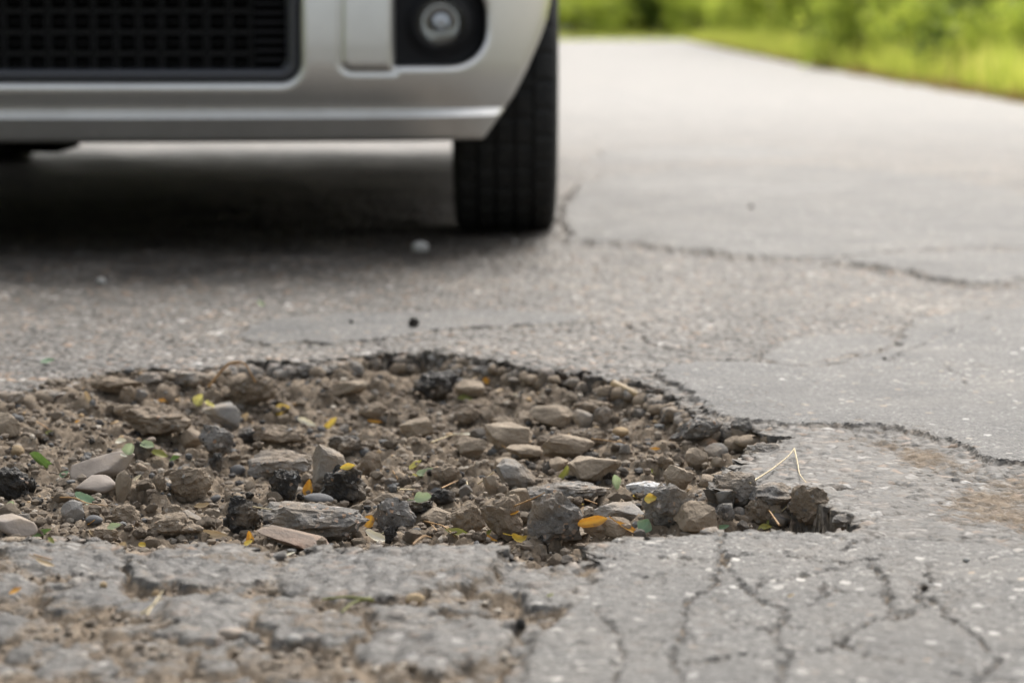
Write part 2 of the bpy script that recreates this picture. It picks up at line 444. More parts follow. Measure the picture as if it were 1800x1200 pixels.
DAMP_SHADE = np.zeros(X.shape)
def build_heights():
    H = np.zeros(X.shape); SM = np.zeros(X.shape); DI = np.zeros(X.shape); ED = np.zeros(X.shape)
    LAB = np.zeros(X.shape, np.int32)
    m = NEAR
    x, y = X[m], Y[m]
    fine = Y[m] < 3.3
    w1 = fbm(x, y, 38, 3, 1) * .006
    w2 = fbm(x, y, 150, 2, 5) * .0022
    wob = w1 + w2
    und = fbm(x, y, 1.6, 2, 9) * .006 + sstep(3.0, 4.5, y) * (fbm(x, y * 1.5, 4.5, 3, 241) * .0045 + fbm(x, y, 14, 2, 243) * .0014)
    h = und.copy()
    # bare chippings
    d1, d2, cid = worley(x, y, 95, 21)
    d1b, _, cidb = worley(x, y, 38, 23)
    chip = (1 - np.clip(d1 * 1.25, 0, 1) ** 2) * (.0008 + .0026 * idrand(cid)) + (1 - np.clip(d1b * 1.3, 0, 1) ** 2) * .0024 * idrand(cidb, 3)
    chip = np.where(fine, chip, chip * np.clip(1.6 - (y - 3.3) * .3, .35, 1))
    sm = np.zeros(x.shape); di = np.zeros(x.shape); ed = np.zeros(x.shape); lab = np.zeros(x.shape, np.int32)
    di += .30 * sstep(.05, .5, fbm(x, y, 5, 3, 31))
    lift = np.zeros(x.shape)
    k = 1
    for nm, (pts, hh) in PATCHES.items():
        P = gpoly(pts)
        far = nm in ('north', 'lens', 'far_strip')
        s = poly_sdf(x, y, P, .15) + wob * (1.3 if not far else 1.8) + (.007 if not far else .012) * fbm(x, y, 16, 3, 221 + k)
        f = sstep(.003 if not far else .008, -.003 if not far else -.010, s)
        sm = np.maximum(sm, f); lift = np.maximum(lift, hh * f)
        lab = np.where(s < 0, k, lab); k += 1
        rim = np.exp(-((s - .001) / (.0032 if not far else .008)) ** 2)
        ed = np.maximum(ed, (.85 if not far else .9) * rim * np.clip(.55 + .8 * fbm(x, y, 13, 2, 181), 0, 1))
    # broken worn band between the east patch and the near slab
    band = poly_sdf(x, y, gpoly([(1290, 760), (1450, 757), (1560, 762), (1650, 785), (1720, 820), (1830, 830), (2000, 840), (2000, 1000), (1740, 960), (1500, 942), (1460, 900), (1300, 860), (1330, 800)]), .2)
    bi = sstep(.01, -.02, band)
    scoop = poly_sdf(x, y, gpoly([(1460, 762), (1560, 766), (1640, 790), (1700, 815), (1730, 826), (1850, 835), (1950, 850), (1950, 960), (1800, 950), (1700, 915), (1640, 880), (1600, 840), (1540, 800)]), .2)
    sc = sstep(.03, -.05, scoop + wob * 1.8 + .012 * fbm(x, y, 12, 3, 171))
    # ground
    sm = np.maximum(sm, .35 * bi * (1 - sc))
    plates_d1, plates_d2, pid = worley(x + .024 * fbm(x, y, 16, 3, 61), y * .62 + .024 * fbm(x, y, 16, 3, 63), 19, 65)
    pe = plates_d2 - plates_d1
    h = h + lift + chip * (1 - .82 * sm)
    h = h + sm * (.0007 * fbm(x, y, 210, 2, 71))
    h = h - .006 * sc + sc * (fbm(x, y, 60, 3, 73) * .0018)
    di = np.maximum(di, np.clip(.42 * sc + .25 * bi * (.5 + fbm(x, y, 9, 3, 173)), 0, 1))
    # near slab, cracked
    s = poly_sdf(x, y, SLAB, .15)
    sl = s + wob * .55
    fs = sstep(.004, -.004, sl)
    h = np.where(sl < .02, h * (1 - fs) + fs * (und + .002 + .0011 * fbm(x, y, 120, 2, 75) + chip * .22), h)
    sm = np.maximum(sm, fs * .88); di = di * (1 - .75 * fs)
    lab = np.where(sl < 0, 100, lab)
    # broken plates on the near left
    L = sstep(.012, -.012, poly_sdf(x, y, gpoly([(-500, 940), (40, 951), (232, 980), (480, 962), (868, 966), (1004, 1002), (1052, 990), (1064, 1012), (985, 1090), (940, 1128), (926, 1200), (880, 1330), (-700, 1330)]), .3) + wob)
    L = L * (1 - fs)
    pr = idrand(pid, 1)
    pw = pe + .10 * fbm(x, y, 45, 2, 79)
    top = sstep(.13, .235, pw) * (pr > .14)
    ph = -.0115 + top * (.005 + .0075 * pr) + fbm(x, y, 70, 4, 81, .62) * .0036 * (1 - .70 * top) + (1 - np.clip(worley(x, y, 60, 199)[0] * 1.25, 0, 1) ** 2) * .0042 * (1 - .6 * top) + chip * .6
    ns = np.zeros(x.shape)
    for i, P in enumerate(NEAR_SLABS):
        s = poly_sdf(x, y, P, .06) + wob * .8 + .003 * fbm(x, y, 22, 2, 83 + i)
        f = sstep(.003, -.0035, s)
        tilt = (.004 * math.sin(i * 2.1)) * (x - np.mean([p[0] for p in P])) / .06
        ph = np.where(f > 0, ph * (1 - f) + f * (-.001 + .002 * math.sin(i * 1.7) + tilt + fbm(x, y, 34, 4, 87, .5) * .0021 + chip * .8 - .006 * np.clip(.35 - np.clip(-s / .03, 0, .35), 0, 1)), ph)
        ns = np.maximum(ns, f)
        lab = np.where((s < 0) & (L > .5), 20 + i, lab)
        ed = np.maximum(ed, .45 * L * np.exp(-((s - .001) / .004) ** 2))
    lab = np.where((L > .5) & (ns < .3) & (top > .55), 1000 + pid % 900000, lab)
    h = h * (1 - L) + L * ph
    sm = sm * (1 - L) + L * (.30 + .35 * np.maximum(top, ns)) * np.clip(np.maximum(top, ns) + .2, 0, 1)
    di = di * (1 - L) + L * np.clip(.80 - .56 * np.maximum(top * (.5 + .5 * pr), ns) + .30 * fbm(x, y, 12, 3, 91), 0, 1)
    # cracks
    for P in CRACKS:
        cd = seg_dist(x, y, P) + 0
        cdw = seg_dist(x + .0040 * fbm(x, y, 75, 3, 93, .6), y + .0085 * fbm(x, y, 75, 3, 95, .6), P)
        wd = .0009 + .0011 * (.5 + .5 * perlin(x * 18, y * 18, 97))
        c = np.exp(-(cdw / wd) ** 2) * (fs > .2)
        h = h - .0048 * c; di = np.maximum(di, .62 * np.exp(-(cdw / (wd * 1.25)) ** 2) * (fs > .2)); ed = np.maximum(ed, .55 * np.exp(-(cdw / (wd * .7)) ** 2) * (fs > .2))
    g1, g2, gi = worley(x + .012 * fbm(x, y, 30, 3, 191), y * .8 + .012 * fbm(x, y, 30, 3, 193), 13, 195)
    web = np.exp(-((g2 - g1) / .035) ** 2) * np.clip(fbm(x, y, 6, 2, 197) * 1.6 + .35, 0, 1) * (fs > .2)
    h = h - .0022 * web; di = np.maximum(di, .50 * web); ed = np.maximum(ed, .32 * web)
    for P in HAIRS:
        cdw = seg_dist(x + .0035 * fbm(x, y, 60, 2, 93), y + .0075 * fbm(x, y, 60, 2, 95), P)
        c = np.exp(-(cdw / .0012) ** 2) * (fs > .2)
        h = h - .0022 * c; di = np.maximum(di, .5 * c)
    for P, wd in UPPER:
        cdw = seg_dist(x + .004 * fbm(x, y, 50, 2, 93), y + .010 * fbm(x, y, 50, 2, 95), P)
        c = np.exp(-(cdw / (wd * 1.6)) ** 2)
        c = c * np.clip(.6 + .7 * fbm(x, y, 14, 2, 231), 0, 1); h = h - .005 * c; ed = np.maximum(ed, .65 * c); di = di * (1 - .3 * c)
    # the pothole itself
    s0 = poly_sdf(x, y, POTHOLE, .3)
    s = s0 + w1 * 1.2 + w2 * 1.8 + .007 * fbm(x, y, 17, 2, 99) + .0045 * (np.abs(fbm(x, y, 75, 2, 177)) - .35)
    near_edge = sstep(2.05, 1.86, y)
    depth = .025 + .024 * sstep(0, .16, -s0) + .022 * sstep(.17, .30, x) * sstep(2.4, 2.0, y)
    west = sstep(-.28, -.48, x)
    depth = depth * (1 - .45 * west)
    c1, c1b, i1 = worley(x, y, 42, 101); c2, _, i2 = worley(x, y, 105, 103); c3, _, i3 = worley(x, y, 210, 105)
    clod = (1 - np.clip(c1 * 1.2, 0, 1) ** 2) * .015 * np.clip(idrand(i1) * 1.6 - .65, 0, 1) + (1 - np.clip(c2 * 1.2, 0, 1) ** 2) * .0062 * idrand(i2) + (1 - np.clip(c3 * 1.2, 0, 1) ** 2) * .0026 * idrand(i3)
    bed = -depth + fbm(x, y, 7, 3, 107) * .008 + clod + fbm(x, y, 90, 2, 109) * .0014
    wallw = .0085 + .018 * west
    f = sstep(.001, -wallw, s)
    h = np.where(s < .003, h * (1 - f) + f * np.minimum(bed, h - .003), h)
    inside = s < -.001
    di = np.where(inside, np.maximum(di * .4, sstep(-.002, -.012, s) * .97), di)
    ed = np.maximum(ed * (1 - f), np.where((s < .0035) & (s > -.014), -.0 + .42 * (1 - .75 * west) * (.6 + .4 * np.clip(fbm(x, y, 40, 2, 179) * 2, -1, 1)), 0))
    lip = np.exp(-((s - .006) / .007) ** 2) * (s > 0)
    h = h - .0035 * lip * (.5 + .5 * perlin(x * 60, y * 60, 111))
    sm = np.where(inside, 0, sm)
    lab = np.where(s < -.001, -1, lab)
    H[m], SM[m], DI[m], ED[m], LAB[m] = h, sm, di, ed, lab
    o = ~NEAR
    H[o] = fbm(X[o], Y[o], 1.6, 2, 9) * .006 + fbm(X[o], Y[o] * 1.5, 4.5, 3, 241) * .0045 * np.where(np.abs(Y[o]) > 20, .4, 1)
    SM[o] = .55; DI[o] = .10
    fade = sstep(6.0, 9.0, Y) * NEAR
    SM = SM * (1 - fade * .0) + fade * .35 * (SM < .35)
    s_d = poly_sdf(X, Y, gpoly([(-900, 250), (780, 250), (1010, 330), (1060, 420), (1000, 470), (820, 500), (560, 480), (300, 520), (-100, 500), (-900, 560)]), 2.0)  # wet road before the bumper, plus painted shadow beneath the car
    DAMP_SHADE[:] = sstep(.12, -.35, s_d + .12 * fbm(X, Y, 3.5, 3, 251)) * (Y < 12)
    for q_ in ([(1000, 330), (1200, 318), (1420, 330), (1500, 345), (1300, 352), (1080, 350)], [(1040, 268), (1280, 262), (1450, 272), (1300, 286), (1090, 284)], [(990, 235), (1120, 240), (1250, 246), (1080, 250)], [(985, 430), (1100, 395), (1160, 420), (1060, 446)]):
        DAMP_SHADE[:] = np.maximum(DAMP_SHADE, .75 * sstep(.10, -.16, poly_sdf(X, Y, gpoly(q_), 1.0) + .10 * fbm(X, Y, 4, 3, 253)))
    S0 = np.full(X.shape, 9.0); S0[m] = s
    return H, SM, DI, ED, LAB, S0
HGT, SMO, DIR, EDG, LAB, SPOT = build_heights()
# ragged broken wall: push the steep vertices sideways
HG = HGT.reshape(NY, NX)
gy = np.abs(np.gradient(HG, axis=0)) / np.gradient(Yl)[:, None]
gx = np.abs(np.gradient(HG, axis=1)) / np.abs(np.gradient(XG, axis=1) + 1e-9)
steep = np.clip(np.maximum(gx, gy).ravel() - .7, 0, 1.2) / 1.2
steep *= (Y > 1.3) & (Y < 3.2) & (np.abs(X) < .67) & (SPOT < .02) & ~((X > .22) & (Y < 2.06))
mm = steep > 0
P3 = np.stack([X[mm], Y[mm], HGT[mm]], 1)
XW, YW = X.copy(), Y.copy()
XW[mm] += steep[mm] * fbm3(P3 * np.array([1, 1, 1.6]), 60, 3, 201) * .006
YW[mm] += steep[mm] * fbm3(P3 * np.array([1, 1, 1.6]), 60, 3, 207) * .006

# the top of the rim leans out over the hole
SG = SPOT.reshape(NY, NX)
ggy = np.gradient(SG, axis=0) / np.gradient(Yl)[:, None]; ggx = np.gradient(SG, axis=1) / (np.gradient(XG, axis=1) + 1e-9)
gl = np.hypot(ggx, ggy) + 1e-6
lean = (np.where((XG > .22) & (YG < 2.06), .003, .010) * np.exp(-((SG - .0005) / .0038) ** 2) * np.clip(.55 + .8 * fbm(XG, YG, 26, 3, 213), 0, 1.3) * (SG > -.0025) * (SG < .012)).ravel()
lean *= (Y > 1.75) & (Y < 3.0) & (np.abs(X) < .67)
XW -= lean * np.clip(ggx / gl, -1, 1).ravel(); YW -= lean * np.clip(ggy / gl, -1, 1).ravel()
# height look-up in the fine region
_xi = x_core; _core = HG[:, NXR:NXR + XC]
_y0 = np.searchsorted(Yl, 1.0)
def height(px, py):
    xi = np.searchsorted(x_core, px) - 1; yi = np.searchsorted(Yl, py) - 1
    if xi < 0 or xi >= XC - 1: 
        row = XG[min(max(yi, 0), NY - 1)]
        j = min(max(np.searchsorted(row, px) - 1, 0), NX - 2)
        return float(HG[min(max(yi, 0), NY - 1), j])
    a = (px - x_core[xi]) / (x_core[xi + 1] - x_core[xi]); b = (py - Yl[yi]) / (Yl[yi + 1] - Yl[yi])
    c = _core
    return float((c[yi, xi] * (1 - a) + c[yi, xi + 1] * a) * (1 - b) + (c[yi + 1, xi] * (1 - a) + c[yi + 1, xi + 1] * a) * b)
def cast(px, py):
    """where the ray through a photo pixel meets the road surface"""
    d = ray(px, py)
    t0 = (.02 - CAM_H) / d.z
    t, o = t0, Vector((0, 0, CAM_H))
    for i in range(900):
        q = o + d * t
        if q.z <= height(q.x, q.y): break
        t += .0012 if q.y < 3.3 else .01
    return o + d * t

# ---- split into the road, its patches, slabs and plates
def slab_pieces():
    sub = 2
    ys = np.arange(_y0, np.searchsorted(Yl, 2.05), sub); xs = np.arange(NXR, NXR + XC, sub)
    gxs, gys = XG[np.ix_(ys, xs)], YG[np.ix_(ys, xs)]
    ins = LAB.reshape(NY, NX)[np.ix_(ys, xs)] == 100
    bar = np.full(gxs.shape, 9.0)
    for P in CRACKS + HAIRS:
        bar = np.minimum(bar, seg_dist(gxs + .0035 * fbm(gxs, gys, 60, 2, 93), gys + .0075 * fbm(gxs, gys, 60, 2, 95), P))
    free = ins & (bar > .0042)
    L = np.zeros(free.shape, np.int32); n = 0
    R, C = free.shape
    for r0 in range(R):
        for c0 in range(C):
            if free[r0, c0] and L[r0, c0] == 0:
                n += 1; st = [(r0, c0)]; L[r0, c0] = n
                while st:
                    r, c = st.pop()
                    for a_, b_ in ((r + 1, c), (r - 1, c), (r, c + 1), (r, c - 1)):
                        if 0 <= a_ < R and 0 <= b_ < C and free[a_, b_] and L[a_, b_] == 0:
                            L[a_, b_] = n; st.append((a_, b_))
    cnt = np.bincount(L.ravel(), minlength=n + 1)
    small = cnt < 140
    L[small[L]] = 0
    for _ in range(14):                       # grow the pieces into the cracks
        z = (L == 0) & ins
        if not z.any(): break
        for ax, sh in ((0, 1), (0, -1), (1, 1), (1, -1)):
            r = np.roll(L, sh, ax)
            L = np.where((L == 0) & ins & (r > 0), r, L)
    return ys, xs, L
_ys, _xs, _L = slab_pieces()
LG = LAB.reshape(NY, NX).copy()
for k in range(2):
    for l in range(2):
        rr, cc = np.minimum(_ys + k, NY - 1), np.minimum(_xs + l, NX - 1)
        blk = LG[np.ix_(rr, cc)]
        LG[np.ix_(rr, cc)] = np.where((blk == 100) & (_L > 0), 300 + _L, blk)
FL = LG[:-1, :-1]
# a face belongs to the pothole bed as soon as its lowest corner does
FL = np.where((LG[1:, 1:] == -1) & (LG[:-1, :-1] == -1), -1, np.where(FL == -1, 0, FL)).ravel()
idx = np.arange(NY * NX).reshape(NY, NX)
QUADS = np.stack([idx[:-1, :-1], idx[:-1, 1:], idx[1:, 1:], idx[1:, :-1]], -1).reshape(-1, 4)
ALLV = np.stack([XW, YW, HGT], 1)
u, c = np.unique(FL, return_counts=True)
for lv, n in zip(u, c):
    if lv >= 300 and n < 700: FL[FL == lv] = 0
def sheet(name, lv, parent=None):
    q = QUADS[FL == lv]
    vs, inv = np.unique(q, return_inverse=True)
    me = np_mesh(name, ALLV[vs], inv.reshape(-1, 4))
    attr(me, 'smooth_mask', SMO[vs]); attr(me, 'dirt_mask', DIR[vs]); attr(me, 'edge_mask', EDG[vs]); attr(me, 'damp_shade_mask', DAMP_SHADE[vs]); attr(me, 'polish', sstep(4.5, 14, Y[vs]))
    return obj(name, me, MAT_ROAD, parent)
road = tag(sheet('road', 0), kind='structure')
pit = tag(sheet('pothole_floor', -1), kind='structure')
for lv in np.unique(FL):
    if lv <= 0: continue
    nm = 'asphalt_patch' if lv < 20 else 'broken_slab' if lv < 100 else 'cracked_slab' if lv < 1000 else 'asphalt_plate'
    sheet(nm, lv, road)

# ================================================================== STONES IN THE POTHOLE
def stone_material(name, stops, scale=60, dust=.5, dustc=(.285, .225, .164), rough=.9, grain=0.0, bump=.0010, hue=.10):
    t = NT(name)
    co = t.objco()
    rnd = t.new('ShaderNodeObjectInfo').outputs['Random']
    co = t.new('ShaderNodeVectorMath', _operation='ADD').outputs[0].node
    t.l.new(t.objco(), co.inputs[0])
    cmb = t.new('ShaderNodeCombineXYZ', X=t.math('MULTIPLY', rnd, 7.0), Y=t.math('MULTIPLY', rnd, 3.0))
    t.l.new(cmb.outputs[0], co.inputs[1])
    co = co.outputs[0]
    n = t.noise(co, scale, 5, .65)
    c = t.ramp(n, stops)
    if grain:
        v = t.sepr(t.vor(co, 330, out='Color'))
        c = t.mix(t.math('MULTIPLY', t.math('GREATER_THAN', v[0], 1 - grain), .85), c, t.ramp(v[1], [(0, (.025, .024, .023)), (.4, (.18, .17, .16)), (.7, (.34, .32, .29)), (.85, (.36, .22, .13)), (1, (.55, .54, .52))]))
    dn = t.noise(co, 26, 4, .6)
    d = t.ramp(dn, [(.60 - dust * .4, (0, 0, 0)), (.78 - dust * .3, (1, 1, 1))])
    c = t.mix(t.math('MULTIPLY', d, .85), c, t.mix(n, tuple(v * .72 for v in dustc), tuple(v * 1.25 for v in dustc)))
    var = t.new('ShaderNodeHueSaturation', Color=c, Value=t.math('ADD', 1 - hue, t.math('MULTIPLY', rnd, 2 * hue)), Saturation=1.0)
    h = t.math('ADD', t.noise(co, 130, 5, .75), t.math('MULTIPLY', t.noise(co, 420, 3, .6), .6))
    return t.out(var.outputs[0], rough, t.bump(h, bump * 1.8, 1.0), **{'Specular IOR Level': .35})
M_ST = {
    'stone': stone_material('dusty_brown_stone', [(.25, (.165, .130, .095)), (.55, (.275, .223, .166)), (.8, (.39, .327, .256))], 48, .45),
    'grey': stone_material('grey_stone', [(.25, (.150, .140, .128)), (.55, (.25, .234, .214)), (.8, (.40, .38, .35))], 50, .4),
    'clod': stone_material('earth_clod', [(.25, (.108, .083, .060)), (.55, (.208, .164, .119)), (.8, (.32, .26, .195))], 70, .55, bump=.0018, grain=.06),
    'tar': stone_material('tarry_lump', [(.25, (.012, .011, .0105)), (.55, (.036, .032, .028)), (.8, (.115, .098, .080))], 90, .26, rough=.62, bump=.0022, grain=.05),
    'asphalt': stone_material('asphalt_lump', [(.25, (.065, .058, .051)), (.5, (.170, .156, .140)), (.8, (.33, .31, .286))], 55, .38, bump=.0018, grain=.22, rough=.8),
    'slate': stone_material('smooth_taupe_stone', [(.3, (.205, .172, .146)), (.7, (.26, .222, .19))], 25, .18, bump=.0003, rough=.75),
    'red': stone_material('reddish_shard', [(.25, (.10, .085, .072)), (.5, (.19, .142, .112)), (.75, (.29, .185, .13))], 30, .22),
    'granite': stone_material('speckled_granite', [(.3, (.40, .40, .40)), (.6, (.54, .54, .54))], 60, .02, grain=.36, rough=.7),
    'tan': stone_material('tan_pebble', [(.3, (.33, .235, .135)), (.7, (.45, .34, .21))], 40, .15, bump=.0005),
    'orange': stone_material('orange_stone', [(.3, (.23, .135, .078)), (.7, (.30, .20, .13))], 40, .3, bump=.0006),
    'blue': stone_material('blue_grey_pebble', [(.3, (.105, .105, .108)), (.7, (.175, .172, .170))], 40, .12, bump=.0004),
    'pale': stone_material('pale_stone', [(.3, (.27, .26, .24)), (.7, (.42, .405, .38))], 40, .1, bump=.0005),
}
_ICO = {}
def ico(sub):
    if sub not in _ICO:
        bm = bmesh.new(); bmesh.ops.create_icosphere(bm, subdivisions=sub, radius=1.0)
        bm.verts.ensure_lookup_table()
        _ICO[sub] = (np.array([v.co[:] for v in bm.verts]), np.array([[v.index for v in f.verts] for f in bm.faces])); bm.free()
    return _ICO[sub]
# how each kind is shaped: number of broken faces, cut depth, coarse lumps, fine roughness
SHAPE = {'stone': (16, .54, .26, .060), 'grey': (16, .52, .24, .055), 'clod': (9, .66, .34, .105), 'tar': (6, .74, .32, .125), 'asphalt': (11, .58, .30, .085),
         'slate': (10, .55, .10, .016), 'red': (12, .52, .14, .05), 'granite': (10, .64, .14, .03), 'tan': (6, .75, .1, .015), 'orange': (8, .68, .1, .02),
         'blue': (3, .82, .10, .01), 'pale': (6, .75, .1, .015)}
def rock_verts(kind, seed, sub, size):
    V0, F = ico(sub)
    r = np.random.RandomState(seed)
    nf, cut, lump, fine = SHAPE[kind]
    V = V0 * (1 + lump * fbm3(V0 + r.rand(3) * 40, 1.25, 2, seed % 37)[:, None])
    for _ in range(nf):
        n = r.normal(size=3); n /= np.linalg.norm(n)
        d = cut + r.rand() * .26
        p = V @ n
        V = V - np.clip(p - d, 0, None)[:, None] * n * .94
    if kind in ('clod', 'tar', 'asphalt'):
        q = V * np.array(size) / (np.prod(size) ** (1 / 3))
        k = fbm3(q + r.rand(3) * 9, 2.4, 4, 3 + seed % 11, .62)
        V = V * (1 + fine * 1.3 * k[:, None] - fine * 1.1 * np.abs(fbm3(q + 3, 4.6, 3, 5 + seed % 7, .6))[:, None])
    else:
        V = V * (1 + fine * (fbm3(V + r.rand(3) * 9, 2.9, 4, 3 + seed % 11, .62) - .6 * np.abs(fbm3(V + r.rand(3) * 5, 4.2, 3, 5 + seed % 9, .6)))[:, None])
    lo, hi = V.min(0), V.max(0)
    V = (V - (lo + hi) / 2) / (hi - lo)
    return V * np.array(size), F
BVH_V, BVH_F, _bo = [], [], 0
def add_rock(name, kind, cx, cy, z0, w, d, h, seed, rot=(0, 0, 0), sub=3, hit=True):
    global _bo
    V, F = rock_verts(kind, seed, sub, (w, d, h))
    if any(rot):
        V = V @ np.array(Matrix.Rotation(rot[2], 3, 'Z') @ Matrix.Rotation(rot[0], 3, 'X') @ Matrix.Rotation(rot[1], 3, 'Y')).T
        V[:, 2] -= V[:, 2].min() + h / 2
    me = np_mesh(name, V + np.array([0, 0, h / 2]), F, kind in ('slate', 'blue', 'pale', 'tan'))
    o = obj(name, me, M_ST[kind], loc=(cx, cy, z0))
    if hit:
        W = V + np.array([cx, cy, z0 + h / 2])
        BVH_V.extend(W.tolist()); BVH_F.extend((F + _bo).tolist()); _bo += len(V)
    return o
